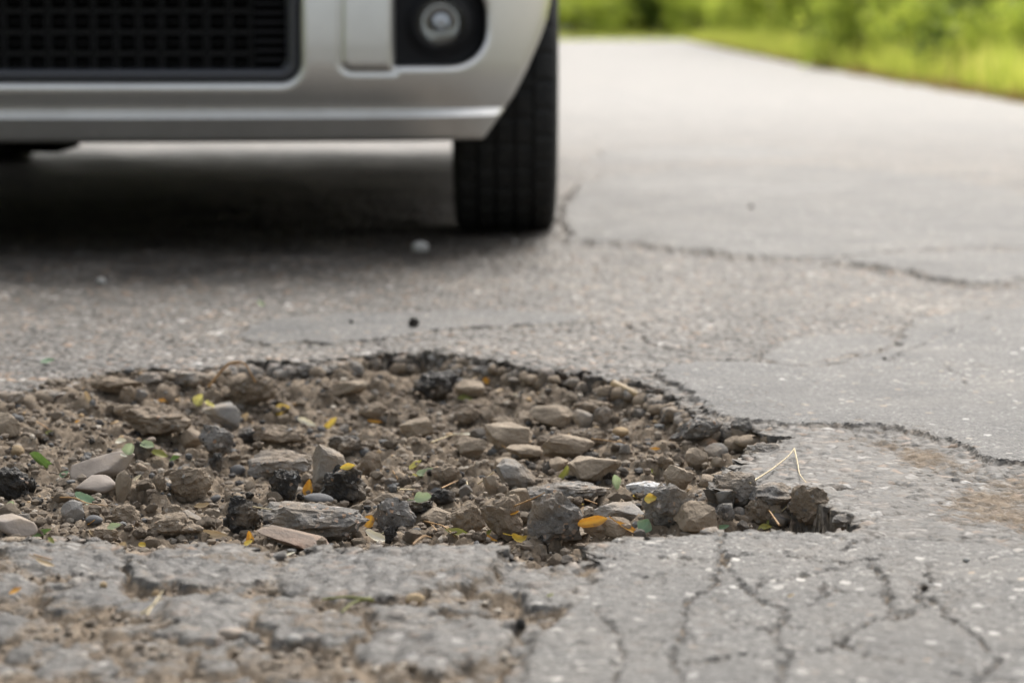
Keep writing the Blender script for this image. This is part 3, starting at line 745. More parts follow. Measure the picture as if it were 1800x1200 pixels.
# photo box x0,x1,y0,y1, kind, name, label, tilt (x,y) degrees
HERO = [
 (123,235,800,853,'slate','stone','larger smooth taupe flat stone leaning over a second flat stone',(14,-10)),
 (130,207,838,873,'slate','stone','smaller smooth taupe flat stone tucked under the leaning flat stone',(16,-8)),
 (297,374,828,888,'clod','stone','rounded dark brown boulder beside the two taupe flat stones',(0,-18)),
 (256,354,914,964,'clod','stone','long dusty brown lump by the near rim, beside the curled tan leaf',(0,-6)),
 (395,456,887,949,'tar','tar_lump','upright black tarry lump with the orange petals at its foot',(0,0)),
 (217,334,722,782,'clod','earth_clod','wide dark earth clod behind the green leaf scraps',(0,4)),
 (357,424,714,764,'grey','stone','grey broken stone with a whitish face below the yellow green blossom',(0,10)),
 (352,409,756,810,'asphalt','asphalt_lump','grey asphalt lump with a black underside below the whitish grey stone',(0,0)),
 (405,481,676,728,'clod','earth_clod','big rough clod under the far rim beside the round yellow leaf',(0,-6)),
 (-26,38,729,782,'stone','stone','large pale brown stone cut by the picture edge on the dirt slope',(0,14)),
 (-12,56,832,884,'tar','tar_lump','dark crumbly tar clod near the rolled green leaf, cut by the picture edge',(0,0)),
 (234,268,784,818,'tar','tar_lump','small blue black tar crumb between the pale green leaf scraps',(0,0)),
 (440,544,797,848,'asphalt','asphalt_lump','broad grey asphalt lump with a dark patch beside the tall upright stone',(0,0)),
 (203,231,834,891,'stone','stone','narrow upright brown stone at the end of the two flat stones',(0,6)),
 (108,151,886,924,'grey','stone','pale grainy stone below the flat green leaf',(0,0)),
 (151,180,904,925,'blue','pebble','smooth blue grey pebble beside the pale grainy stone',(0,0)),
 (192,248,888,929,'clod','earth_clod','dusty clod between the blue grey pebble and the white petal scrap',(0,0)),
 (-12,66,905,948,'slate','stone','flat light brown broken stone at the near rim by the small green leaf',(8,12)),
 (158,207,925,955,'clod','earth_clod','low clod with an orange scrap beside it at the near rim',(0,0)),
 (276,308,951,974,'stone','stone','small brown stone wedged against the near rim beside the yellow scrap',(0,0)),
 (236,259,813,832,'stone','pebble','little round brown pebble above the white petal',(0,0)),
 (268,291,841,868,'clod','pebble','dark round pebble beside the rounded boulder',(0,0)),
 (364,391,805,838,'tar','tar_lump','small black crumb in front of the asphalt lump with black underside',(0,0)),
 (286,319,891,917,'clod','earth_clod','dark little clod in front of the rounded boulder',(0,0)),
 (312,356,896,928,'grey','stone','grey brown stone behind the curled tan leaf',(0,0)),
 (311,359,752,792,'stone','stone','dusty brown stone beside the wide dark clod',(0,0)),
 (326,354,787,810,'stone','pebble','pale brown pebble in front of the dusty brown stone beside the clod',(0,0)),
 (202,234,711,734,'stone','pebble','smooth tan brown pebble on the slope under the far rim',(0,0)),
 (212,239,686,714,'clod','earth_clod','round clod under the far rim above the tan brown pebble',(0,0)),
 (232,258,685,706,'grey','pebble','grey pebble touching the round clod under the far rim',(0,8)),
 (51,64,846,871,'tar','tar_lump','tiny shiny blue black crumb beside the crumbly tar clod',(0,0)),
 (729,804,663,712,'tar','tar_lump','glossy ridged black tar lump alone on the bare dirt',(0,0)),
 (800,852,666,700,'stone','stone','flat topped pale brown stone beside the glossy black lump',(0,0)),
 (580,646,671,704,'stone','stone','smooth brown stone half buried in the fine dirt',(0,-8)),
 (549,608,787,862,'grey','stone','tall upright grey stone behind the round black lump',(0,8)),
 (566,641,824,888,'tar','tar_lump','round black lump leaning on the tall upright grey stone',(0,0)),
 (476,528,836,890,'tar','tar_lump','dark crumbly lump beside the standing orange yellow leaf',(0,0)),
 (456,645,880,964,'asphalt','asphalt_lump','biggest asphalt lump, grey on top and black below, at the near rim',(0,4)),
 (453,586,932,974,'red','stone','long reddish brown shard sloping down in front of the biggest asphalt lump',(0,14)),
 (659,729,882,938,'asphalt','asphalt_lump','asphalt lump with rusty orange stones beside the orange brown leaf scrap',(0,8)),
 (709,765,927,967,'asphalt','asphalt_lump','blue black asphalt lump among the pine needles at the near rim',(0,0)),
 (676,698,933,961,'tar','tar_lump','small dark upright crumb beside the cream leaf',(0,0)),
 (736,804,896,932,'stone','stone','pale flat dusty stone behind the pine needles',(0,-4)),
 (788,852,893,945,'clod','earth_clod','broad dark clod joined to the pale flat dusty stone',(0,0)),
 (759,799,864,895,'tar','tar_lump','black crumbly lump behind the pale green cupped leaf',(0,0)),
 (700,759,879,909,'tar','tar_lump','black crumbly lump in front of the pale green cupped leaf',(0,0)),
 (657,714,866,890,'stone','stone','pale flat stone half sunk behind the rusty orange lump',(0,0)),
 (629,671,806,847,'clod','earth_clod','dark clod behind the yellow leaf on the round black lump',(0,0)),
 (702,761,734,774,'stone','stone','pale dusty stone standing alone in the middle of the dirt',(0,0)),
 (803,857,766,812,'stone','stone','dusty stone in front of the thin pale yellow sliver',(0,-12)),
 (852,934,748,799,'stone','stone','angular brown stone at the end of the pale yellow sliver',(0,10)),
 (580,638,772,809,'tar','tar_lump','flat black crumbly patch behind the tall upright stone',(0,0)),
 (632,678,712,742,'clod','earth_clod','low flat brown clod beside the small orange scrap',(0,0)),
 (799,848,726,757,'clod','earth_clod','low crumbly clod beside two round pebbles',(0,0)),
 (846,871,722,748,'stone','pebble','round brown pebble nearer the crumbly clod',(0,0)),
 (864,901,729,755,'stone','pebble','rounded brown pebble touching the big brown stone',(0,-6)),
 (761,806,825,859,'clod','earth_clod','dusty clod next to the pale green curled leaf',(0,0)),
 (536,586,865,890,'blue','stone','flat blue grey stone on top of the biggest asphalt lump',(0,4)),
 (449,535,745,784,'clod','earth_clod','flat wide brown clod in front of the two yellow curls',(0,0)),
 (419,458,755,782,'tar','tar_lump','dark crumb under an orange scrap beside the flat wide clod',(0,0)),
 (931,1010,716,765,'stone','stone','big square brown stone in the middle of the pothole',(0,4)),
 (953,1042,760,815,'stone','stone','brown stone with a dark broken face in front of the big square stone',(0,8)),
 (1007,1045,725,762,'grey','stone','grey stone between the big square stone and a dark faced one',(0,0)),
 (1042,1075,723,753,'asphalt','stone','small stone with one dark wet looking face',(0,0)),
 (891,960,778,809,'stone','stone','low brown stone under the angular one',(0,0)),
 (1000,1092,803,858,'stone','stone','broad flat sided brown stone behind the rolled pale leaf',(0,-3)),
 (871,945,818,872,'grey','stone','grey faceted stone with a pale flat face',(0,8)),
 (933,1066,845,890,'asphalt','asphalt_lump','long low dark lump in front of the broad flat sided stone',(0,0)),
 (887,935,858,902,'stone','stone','squarish brown stone in front of the grey faceted stone',(0,0)),
 (846,917,884,957,'clod','earth_clod','tall rough clod standing between two dark lumps',(0,0)),
 (930,1019,875,955,'asphalt','asphalt_lump','big rough lump with a dark shadowed side beside the long orange leaf',(0,-8)),
 (1046,1135,878,922,'grey','stone','smooth backed grey stone behind the long orange leaf',(0,0)),
 (1132,1215,865,935,'asphalt','asphalt_lump','dark rough round lump next to the clean brown stone',(0,0)),
 (1187,1265,881,939,'stone','stone','clean brown stone with a sharp lower edge at the near slab',(0,8)),
 (1101,1168,838,870,'granite','stone','white stone speckled with black like granite',(0,0)),
 (1167,1220,821,869,'stone','stone','brown stone with a white chip on top beside the speckled white stone',(0,0)),
 (1056,1112,911,952,'stone','stone','flat fronted brown stone under the long orange leaf',(0,10)),
 (1028,1075,916,950,'clod','earth_clod','dark hollow clod beside the flat fronted brown stone',(0,0)),
 (966,999,808,835,'stone','pebble','brown pebble beside the pointed yellow green leaf',(0,0)),
 (1077,1105,750,770,'tan','pebble','bright tan pebble on the dirt beyond the grey stones',(0,0)),
 (1018,1069,758,790,'clod','earth_clod','dusty clod in front of the bright tan pebble',(0,0)),
 (947,978,653,684,'slate','pebble','smooth oval pebble leaning on the far rim',(0,38)),
 (1177,1270,730,790,'asphalt','asphalt_lump','dark layered asphalt lump hanging from the rim above the brown stones',(0,-6)),
 (1204,1244,793,835,'stone','stone','pointed brown stone below the hanging dark lump',(0,0)),
 (1237,1280,781,814,'grey','stone','grey brown block below the orange stone',(0,-10)),
 (1232,1263,770,793,'orange','stone','orange stone beneath the hanging dark lump',(0,0)),
 (1249,1275,807,829,'stone','pebble','small flat brown stone under the grey brown block',(0,-10)),
 (1008,1078,703,733,'clod','earth_clod','low dirt covered hump above the grey stones',(0,0)),
 (1154,1184,801,824,'clod','pebble','dusty pebble beside the pointed brown stone',(0,0)),
 (1056,1099,900,923,'clod','pebble','brown pebble in front of the smooth backed grey stone',(0,0)),
 (849,875,841,875,'stone','pebble','small brown stone left of the squarish one',(0,0)),
 (868,912,805,833,'stone','pebble','dusty pebble behind the grey faceted stone',(0,0)),
 (985,1035,926,950,'stone','stone','low brown stone below the long orange leaf',(0,0)),
 (1384,1432,865,887,'slate','stone','flat pinkish stone set in the broken asphalt rim',(0,0)),
 (1270,1334,914,945,'stone','stone','dusty stone half hidden by the near slab in the hollow',(0,0)),
 (1306,1372,886,936,'clod','earth_clod','dark clod deep in the hollow under the rim',(0,0)),
 (1388,1456,876,940,'clod','earth_clod','rough upright lump closing the hollow under the rim',(0,0)),
 (1464,1510,911,936,'asphalt','asphalt_lump','small knob of asphalt at the tip of the hollow',(0,0)),
 (1278,1330,742,790,'asphalt','asphalt_lump','ragged asphalt knob on the rim above the dry straws',(0,0)),
 (1308,1384,756,802,'asphalt','asphalt_lump','second ragged asphalt lump on the rim, nearest the dry straws',(0,8)),
 (1255,1330,846,900,'asphalt','asphalt_lump','overhanging dark corner of asphalt above the hollow',(0,0)),
 (1316,1402,858,904,'asphalt','asphalt_lump','dark broken asphalt face above the hollow clod',(0,0)),
 (1180,1232,706,738,'asphalt','asphalt_lump','dark asphalt knob where the far rim turns',(0,0)),
 (1062,1108,662,692,'clod','earth_clod','clod hanging under the far rim above the tan stick',(0,0)),
 (236,284,655,684,'asphalt','asphalt_lump','grey lump on the far rim above the round clod',(0,0)),
 (296,376,651,684,'asphalt','asphalt_lump','dark crumbling piece of the far rim behind the bent twig',(0,0)),
 (505,560,634,662,'asphalt','asphalt_lump','dark piece breaking off the far rim near the bent twig',(0,0)),
 (560,628,626,655,'asphalt','asphalt_lump','blue grey flake lying on the far rim',(0,0)),
 (160,250,664,700,'clod','earth_clod','wide dirty clod at the start of the far rim',(0,0)),
 (40,130,672,706,'asphalt','asphalt_lump','grey broken lump where the far rim fades out',(0,0)),
 (-20,40,676,710,'asphalt','asphalt_lump','grey broken lump at the picture edge above the slope',(0,0)),
]
RING = 'loose stones and lumps in the pothole'
for i, (x0, x1, y0, y1, kind, nm, lab, tilt) in enumerate(HERO):
    cx = (x0 + x1) / 2
    q = cast(cx, y1 - .13 * (y1 - y0) - .05 * (x1 - x0))
    sc = q.y / FPX
    w = (x1 - x0) * sc * 1.07
    rim = 'rim' in lab and kind == 'asphalt'
    d = w * (.78 if not rim else .6)
    h = max((y1 - y0) * sc - .17 * d, .45 * (y1 - y0) * sc)
    emb = .07 if kind not in ('slate', 'red') else .04
    H_ = h / (1 - emb)
    big = (x1 - x0) > 48
    zt = .5 * height(q.x, q.y) + .5 * np.mean([height(q.x + a_ * w * .3, q.y + b_ * w * .25) for a_, b_ in ((1, 0), (-1, 0), (0, 1), (0, -1))])
    if zt > -.008 and not rim: zt = min(zt, -.012)
    if kind in ('clod', 'tar', 'asphalt') and not rim: H_ *= 1.30; w *= 1.06; d *= .95
    elif kind in ('stone', 'grey'): H_ *= 1.12
    if rim: zt = min(zt, -.012); H_ = min(H_, .021 - zt * .6)
    o = add_rock(nm, kind, q.x, q.y, zt - H_ * emb, w, d, H_, 100 + i * 7, (math.radians(tilt[0]), math.radians(tilt[1]), 0), 4 if big else 3)
    tag(o, lab, 'stone' if nm in ('stone', 'pebble') else 'lump' if nm != 'earth_clod' else 'clod', RING)

# ---- the next sizes down: individual small stones sharing a few shapes
def in_pit(x, y, lim=-.012):
    j = np.searchsorted(Yl, y) - 1; k = np.searchsorted(x_core, x) - 1
    if k < 0 or k >= XC - 1 or j < 0: return False
    return SPOT.reshape(NY, NX)[j, NXR + k] < lim
PROTO = {}
for kind in ('stone', 'grey', 'clod', 'tar', 'asphalt', 'blue', 'tan'):
    for v in range(6):
        V, F = rock_verts(kind, 900 + v * 31 + len(kind), 3, (1, .85, .72))
        me = np_mesh('pebble', V + np.array([0, 0, .22]), F, kind == 'blue'); me.materials.append(M_ST[kind]); PROTO[kind, v] = me
KINDS = [('stone', 'pebble', 'small dusty brown stone lying loose on the dirt', .40), ('clod', 'earth_clod', 'small crumb of brown earth lying loose on the dirt', .32), ('grey', 'pebble', 'small grey stone lying loose on the dirt', .13),
         ('tar', 'tar_lump', 'small black crumb of tar lying loose on the dirt', .07), ('asphalt', 'asphalt_lump', 'small grey crumb of asphalt lying loose on the dirt', .04), ('blue', 'pebble', 'small smooth bluish pebble lying loose on the dirt', .03), ('tan', 'pebble', 'small bright tan stone lying loose on the dirt', .01)]
R2 = random.Random(5)
hero_xy = [(o.location.x, o.location.y, o['label']) for o in COL.objects if o.get('group') == RING]
import re as _re
def head_of(l): return _re.split(r' (?:beside|under|below|behind|above|by|with|in|leaning|tucked|near|at|of|cut|touching|between|joined|on|sloping|among|wedged|where|hanging|standing|next|to|lying|leading|half|alone|that|from|set|deep|closing)\b', l)[0].strip(' ,')
heads = {}
for a, b, l in hero_xy: heads.setdefault(head_of(l), []).append(l)
SMALL_N = {}
def near_label(x, y, what):
    for a, b, l in sorted(hero_xy, key=lambda t: (t[0] - x) ** 2 + (t[1] - y) ** 2)[:9]:
        h = head_of(l)
        ref = h if len(heads[h]) == 1 and len(h.split()) > 2 else l
        dx, dy = x - a, y - b
        rel = 'just behind' if dy > abs(dx) * .8 else 'just in front of' if -dy > abs(dx) * .8 else 'close beside'
        s_ = '%s %s the %s' % (what, rel, ref)
        if len(s_.split()) <= 16 and s_ not in SMALL_N:
            SMALL_N[s_] = 1
            return s_
    return None
n = 0
while n < 330:
    px, py = R2.uniform(-20, 1330), R2.uniform(690, 990)
    q = cast(px, py)
    if not in_pit(q.x, q.y): continue
    if any((q.x - a) ** 2 + (q.y - b) ** 2 < .009 ** 2 for a, b, _ in hero_xy): continue
    u_, acc = R2.random(), 0
    for kind, nm, lab, pr in KINDS:
        acc += pr
        if u_ <= acc: break
    s = R2.uniform(.0075, .0165) * (1.15 if R2.random() < .2 else .92)
    o = obj(nm, PROTO[kind, R2.randrange(6)], loc=(q.x, q.y, height(q.x, q.y) - .05 * s))
    o.rotation_euler = (R2.uniform(-.4, .4), R2.uniform(-.4, .4), R2.uniform(0, 6.28))
    o.scale = (s * R2.uniform(.85, 1.2), s, s * R2.uniform(.7, 1.15))
    what = {'stone': 'small dusty brown stone', 'clod': 'small brown earth crumb', 'grey': 'small grey stone', 'tar': 'small black tar crumb', 'asphalt': 'small grey asphalt crumb', 'blue': 'small bluish pebble', 'tan': 'small bright tan stone'}[kind]
    tag(o, near_label(q.x, q.y, what) or lab, 'stone' if nm == 'pebble' else 'clod' if nm == 'earth_clod' else 'lump', 'small loose stones of the pothole: ' + kind)
    n += 1

# ---- grit: far too many to count
def grit():
    V0, F0 = ico(1)
    vs, fs, cs, o = [], [], [], 0
    pal = np.array([(.14, .11, .08), (.11, .085, .062), (.19, .155, .118), (.24, .20, .155), (.10, .098, .095), (.035, .032, .03), (.33, .29, .24), (.36, .25, .14), (.16, .13, .10), (.125, .098, .073)])
    pp = np.array([.22, .22, .15, .08, .08, .07, .03, .02, .08, .05])
    r = np.random.RandomState(3)
    want = [('pit', 12000), ('near', 1500), ('band', 0), ('rim', 2600)]
    for where, cnt in want:
        n, tries = 0, 0
        while n < cnt and tries < cnt * 12:
            tries += 1
            if where == 'pit': x, y = r.uniform(-.62, .34), r.uniform(1.80, 2.86)
            elif where == 'near': x, y = r.uniform(-.42, .06), r.uniform(1.44, 1.86)
            elif where == 'rim': x, y = r.uniform(-.62, .36), r.uniform(1.80, 2.95)
            else: x, y = r.uniform(.26, .56), r.uniform(1.86, 2.42)
            j = np.searchsorted(Yl, y) - 1; k = NXR + np.searchsorted(x_core, x) - 1
            i_ = j * NX + k
            if where == 'pit' and SPOT[i_] > -.006: continue
            if where == 'rim' and not (-.018 < SPOT[i_] < -.005): continue
            if where in ('near', 'band') and DIR[i_] < .5: continue
            s = .0011 + .0044 * r.rand() ** 2.6
            s *= {'pit': 1, 'near': .7, 'band': .45, 'rim': 1.2}[where]
            v = V0 * (1 + .35 * (r.rand(len(V0), 1) - .5)) * np.array([r.uniform(.8, 1.3), r.uniform(.7, 1.1), r.uniform(.55, .95)]) * s
            a = r.uniform(0, 6.28); ca, sa = math.cos(a), math.sin(a)
            v = np.stack([v[:, 0] * ca - v[:, 1] * sa + x, v[:, 0] * sa + v[:, 1] * ca + y, v[:, 2] + HGT[i_] + s * .35], 1)
            c = pal[r.choice(len(pal), p=pp) if where == 'pit' else r.choice([0, 2, 3, 8, 6])] * r.uniform(.9, 1.3)
            vs.append(v); fs.append(F0[:] + o); cs.append(np.repeat(c[None], len(V0), 0)); o += len(V0); n += 1
    me = np_mesh('gravel', np.concatenate(vs), np.concatenate(fs), False)
    attr_col(me, 'tint', np.concatenate(cs))
    t = NT('grit_mixed')
    c = t.attr('tint', 'Color')
    t.out(c, .9)
    return tag(obj('gravel', me, t.m), 'fine mixed gravel and dirt crumbs lying over the pothole bed', None, None, 'stuff')
grit()
def broken_edge():
    r = np.random.RandomState(8)
    acc = {'clod': ([], [], 0), 'asphalt': ([], [], 0)}
    pool = {k: [rock_verts(k, 1300 + v, 2, (1, 1, 1)) for v in range(8)] for k in acc}
    n, tries = 0, 0
    while n < 900 and tries < 60000:
        tries += 1
        x, y = r.uniform(-.64, .36), r.uniform(1.80, 2.98)
        i_ = (np.searchsorted(Yl, y) - 1) * NX + NXR + np.searchsorted(x_core, x) - 1
        if not (-.019 < SPOT[i_] < -.004) or (x > .235 and y < 2.06): continue
        k = 'asphalt' if r.rand() < .45 else 'clod'
        V, F = pool[k][r.randint(8)]
        s = r.uniform(.008, .021) * (.8 + .4 * r.rand()) * (1.25 if y > 2.3 else 1)
        a = r.uniform(0, 6.28); ca, sa = math.cos(a), math.sin(a)
        v = V * np.array([s * r.uniform(.9, 1.5), s * r.uniform(.7, 1.0), s * r.uniform(.5, .85)])
        z = HGT[i_] + .1 * s + (r.rand() * .012 if y > 2.3 else 0)
        z = min(z, .001 - v[:, 2].max())
        v = np.stack([v[:, 0] * ca - v[:, 1] * sa + x, v[:, 0] * sa + v[:, 1] * ca + y, v[:, 2] + z], 1)
        vs, fs, o = acc[k]
        vs.append(v); fs.append(F + o); acc[k] = (vs, fs, o + len(V)); n += 1
    for k, (vs, fs, o) in acc.items():
        tag(obj('crumbled_edge', np_mesh('crumbled_edge', np.concatenate(vs), np.concatenate(fs)), M_ST[k], pit), kind='stuff')
broken_edge()

# ---- single stones lying out on the road
ROADSTONES = [
 (727,574,20,20,'tar','black crumb lying on the smooth patch beyond the far rim'), (738,443,30,22,'pale','pale pebble on the road just before the car tyre'),
 (178,500,18,14,'pale','pale pebble on the bare road beyond the slope'), (1320,366,10,8,'tar','dark speck of tar on the smooth patch beyond the tyre'),
 (1699,987,14,9,'pale','white pebble pressed into the cracked slab'), (1626,1036,16,12,'tar','black pebble in a crack of the near slab'),
 (915,1103,20,20,'tar','black crumb lying on the broken slabs at the near edge'), (730,1062,36,24,'tan','tan stone wedged between the broken near slabs'),
 (405,1120,55,20,'slate','flat pinkish pebble lying on the near dirt'), (275,1047,16,14,'tan','bright tan crumb beside the near slabs'),
 (182,1032,14,12,'tan','bright tan crumb further along the near slabs'), (1555,632,8,6,'tar','black speck on the large smooth patch'),
 (618,568,8,7,'tar','black speck near the tip of the smooth patch beyond the far rim'), (518,1130,30,18,'pale','pale stone on the near dirt'),
]
for i, (px, py, w, h, kind, lab) in enumerate(ROADSTONES):
    q = cast(px, py); s = q.y / FPX
    o = add_rock('tar_lump' if kind == 'tar' else 'pebble', kind, q.x, q.y, q.z - h * s * .12, w * s, w * s * .8, h * s, 700 + i, (0, 0, 0), 3, False)
    tag(o, lab, 'lump' if kind == 'tar' else 'stone', 'stray stones on the road')

# ================================================================== LEAVES, NEEDLES AND STICKS
BVH = BVHTree.FromPolygons(BVH_V, BVH_F)
def land(px, py):
    q = cast(px, py); d = ray(px, py).normalized(); o = Vector((0, 0, CAM_H))
    r = BVH.ray_cast(o, d)
    if r[0] is not None and (r[0] - o).length < (q - o).length: return r[0], r[1]
    return q, Vector((0, -.2, 1)).normalized()
def leaf_material(name, a, b, trans=.35, spots=None):
    t = NT(name)
    co = t.objco()
    n = t.noise(co, 90, 4, .6)
    c = t.ramp(n, [(.3, a), (.7, b)])
    if spots: c = t.mix(t.ramp(t.noise(co, 45, 4, .7), [(.55, (0, 0, 0)), (.66, (1, 1, 1))]), c, spots)
    uvx = t.new('ShaderNodeAttribute', _attribute_name='vein').outputs['Fac']
    c = t.mix(t.math('MULTIPLY', t.ramp(t.noise(co, 120, 4, .7), [(.5, (0, 0, 0)), (.7, (1, 1, 1))]), .45), c, (.24, .19, .14))
    c = t.mix(t.math('MULTIPLY', uvx, .35), c, tuple(min(1, v * 1.7) for v in b))
    t.out(c, .55, t.bump(n, .0006, .6))
    tr = t.n.new('ShaderNodeBsdfTranslucent'); t.set(tr, 'Color', c)
    mx = t.n.new('ShaderNodeMixShader'); mx.inputs[0].default_value = trans
    t.l.new(t.b.outputs[0], mx.inputs[1]); t.l.new(tr.outputs[0], mx.inputs[2])
    t.l.new(mx.outputs[0], t.n['Material Output'].inputs['Surface'])
    return t.m
M_LF = {'green': leaf_material('green_leaf', (.085, .150, .035), (.15, .24, .060)), 'pale': leaf_material('pale_green_leaf', (.30, .38, .20), (.42, .48, .30)),
        'olive': leaf_material('olive_leaf', (.15, .17, .035), (.28, .27, .06)), 'yellow': leaf_material('yellow_leaf', (.62, .40, .05), (.75, .55, .12), .35, (.42, .20, .03)),
        'lemon': leaf_material('lemon_leaf', (.52, .46, .10), (.66, .60, .22), .35, (.34, .34, .06)), 'orange': leaf_material('orange_leaf', (.50, .20, .025), (.66, .36, .045), .3, (.28, .10, .02)),
        'tan': leaf_material('dry_tan_leaf', (.36, .25, .13), (.52, .40, .24), .25), 'cream': leaf_material('cream_petal', (.66, .60, .42), (.78, .74, .58), .3),
        'blue': leaf_material('grey_green_leaf', (.16, .26, .15), (.24, .36, .22))}
M_NEEDLE = leaf_material('dry_needle', (.34, .18, .07), (.50, .31, .13), .1)
M_STRAW = leaf_material('dry_straw', (.50, .40, .22), (.66, .55, .34), .1)
def leaf_mesh(L, W, bend, fold, curl, tip=1.0, seed=0, stem=0.0):
    nu, nv = 11, 5
    r = np.random.RandomState(seed)
    V, vein = [], []
    for i in range(nu):
        u_ = i / (nu - 1)
        wd = W * .5 * (math.sin(math.pi * min(1, u_ * .97 + .015) ** .85) ** .75) * (1 - .12 * math.sin(9 * u_ + seed)) 
        a = bend * (u_ - .5)
        cx = L * (math.sin(a) / bend if abs(bend) > .05 else (u_ - .5)); cz = L * ((1 - math.cos(a)) / bend if abs(bend) > .05 else 0)
        for j in range(nv):
            v = (j / (nv - 1) - .5) * 2
            b = curl * v
            y = wd * (math.sin(b) / curl if abs(curl) > .05 else v)
            z = cz + wd * ((1 - math.cos(b)) / curl if abs(curl) > .05 else 0) + fold * abs(v) * wd + .03 * W * math.sin(5 * u_ + 3 * v + seed)
            V.append((cx, y, z)); vein.append(1.0 if j == nv // 2 else 0)
    F = [(i * nv + j, i * nv + j + 1, (i + 1) * nv + j + 1, (i + 1) * nv + j) for i in range(nu - 1) for j in range(nv - 1)]
    if stem:
        o = len(V); x0, _, z0 = V[nv // 2]
        for k in range(4):
            t_ = k / 3
            for dx, dz in ((-.5, 0), (.5, 0), (0, .9)): V.append((x0 - stem * t_, dx * .0007 + .1 * stem * t_ * t_, z0 + dz * .0009 + .12 * stem * t_)); vein.append(1)
        for k in range(3):
            for m_ in range(3):
                a_, b_ = o + k * 3 + m_, o + k * 3 + (m_ + 1) % 3
                F.append((a_, b_, b_ + 3, a_ + 3))
    me = np_mesh('leaf', np.array(V), np.array(F)); attr(me, 'vein', vein)
    return me
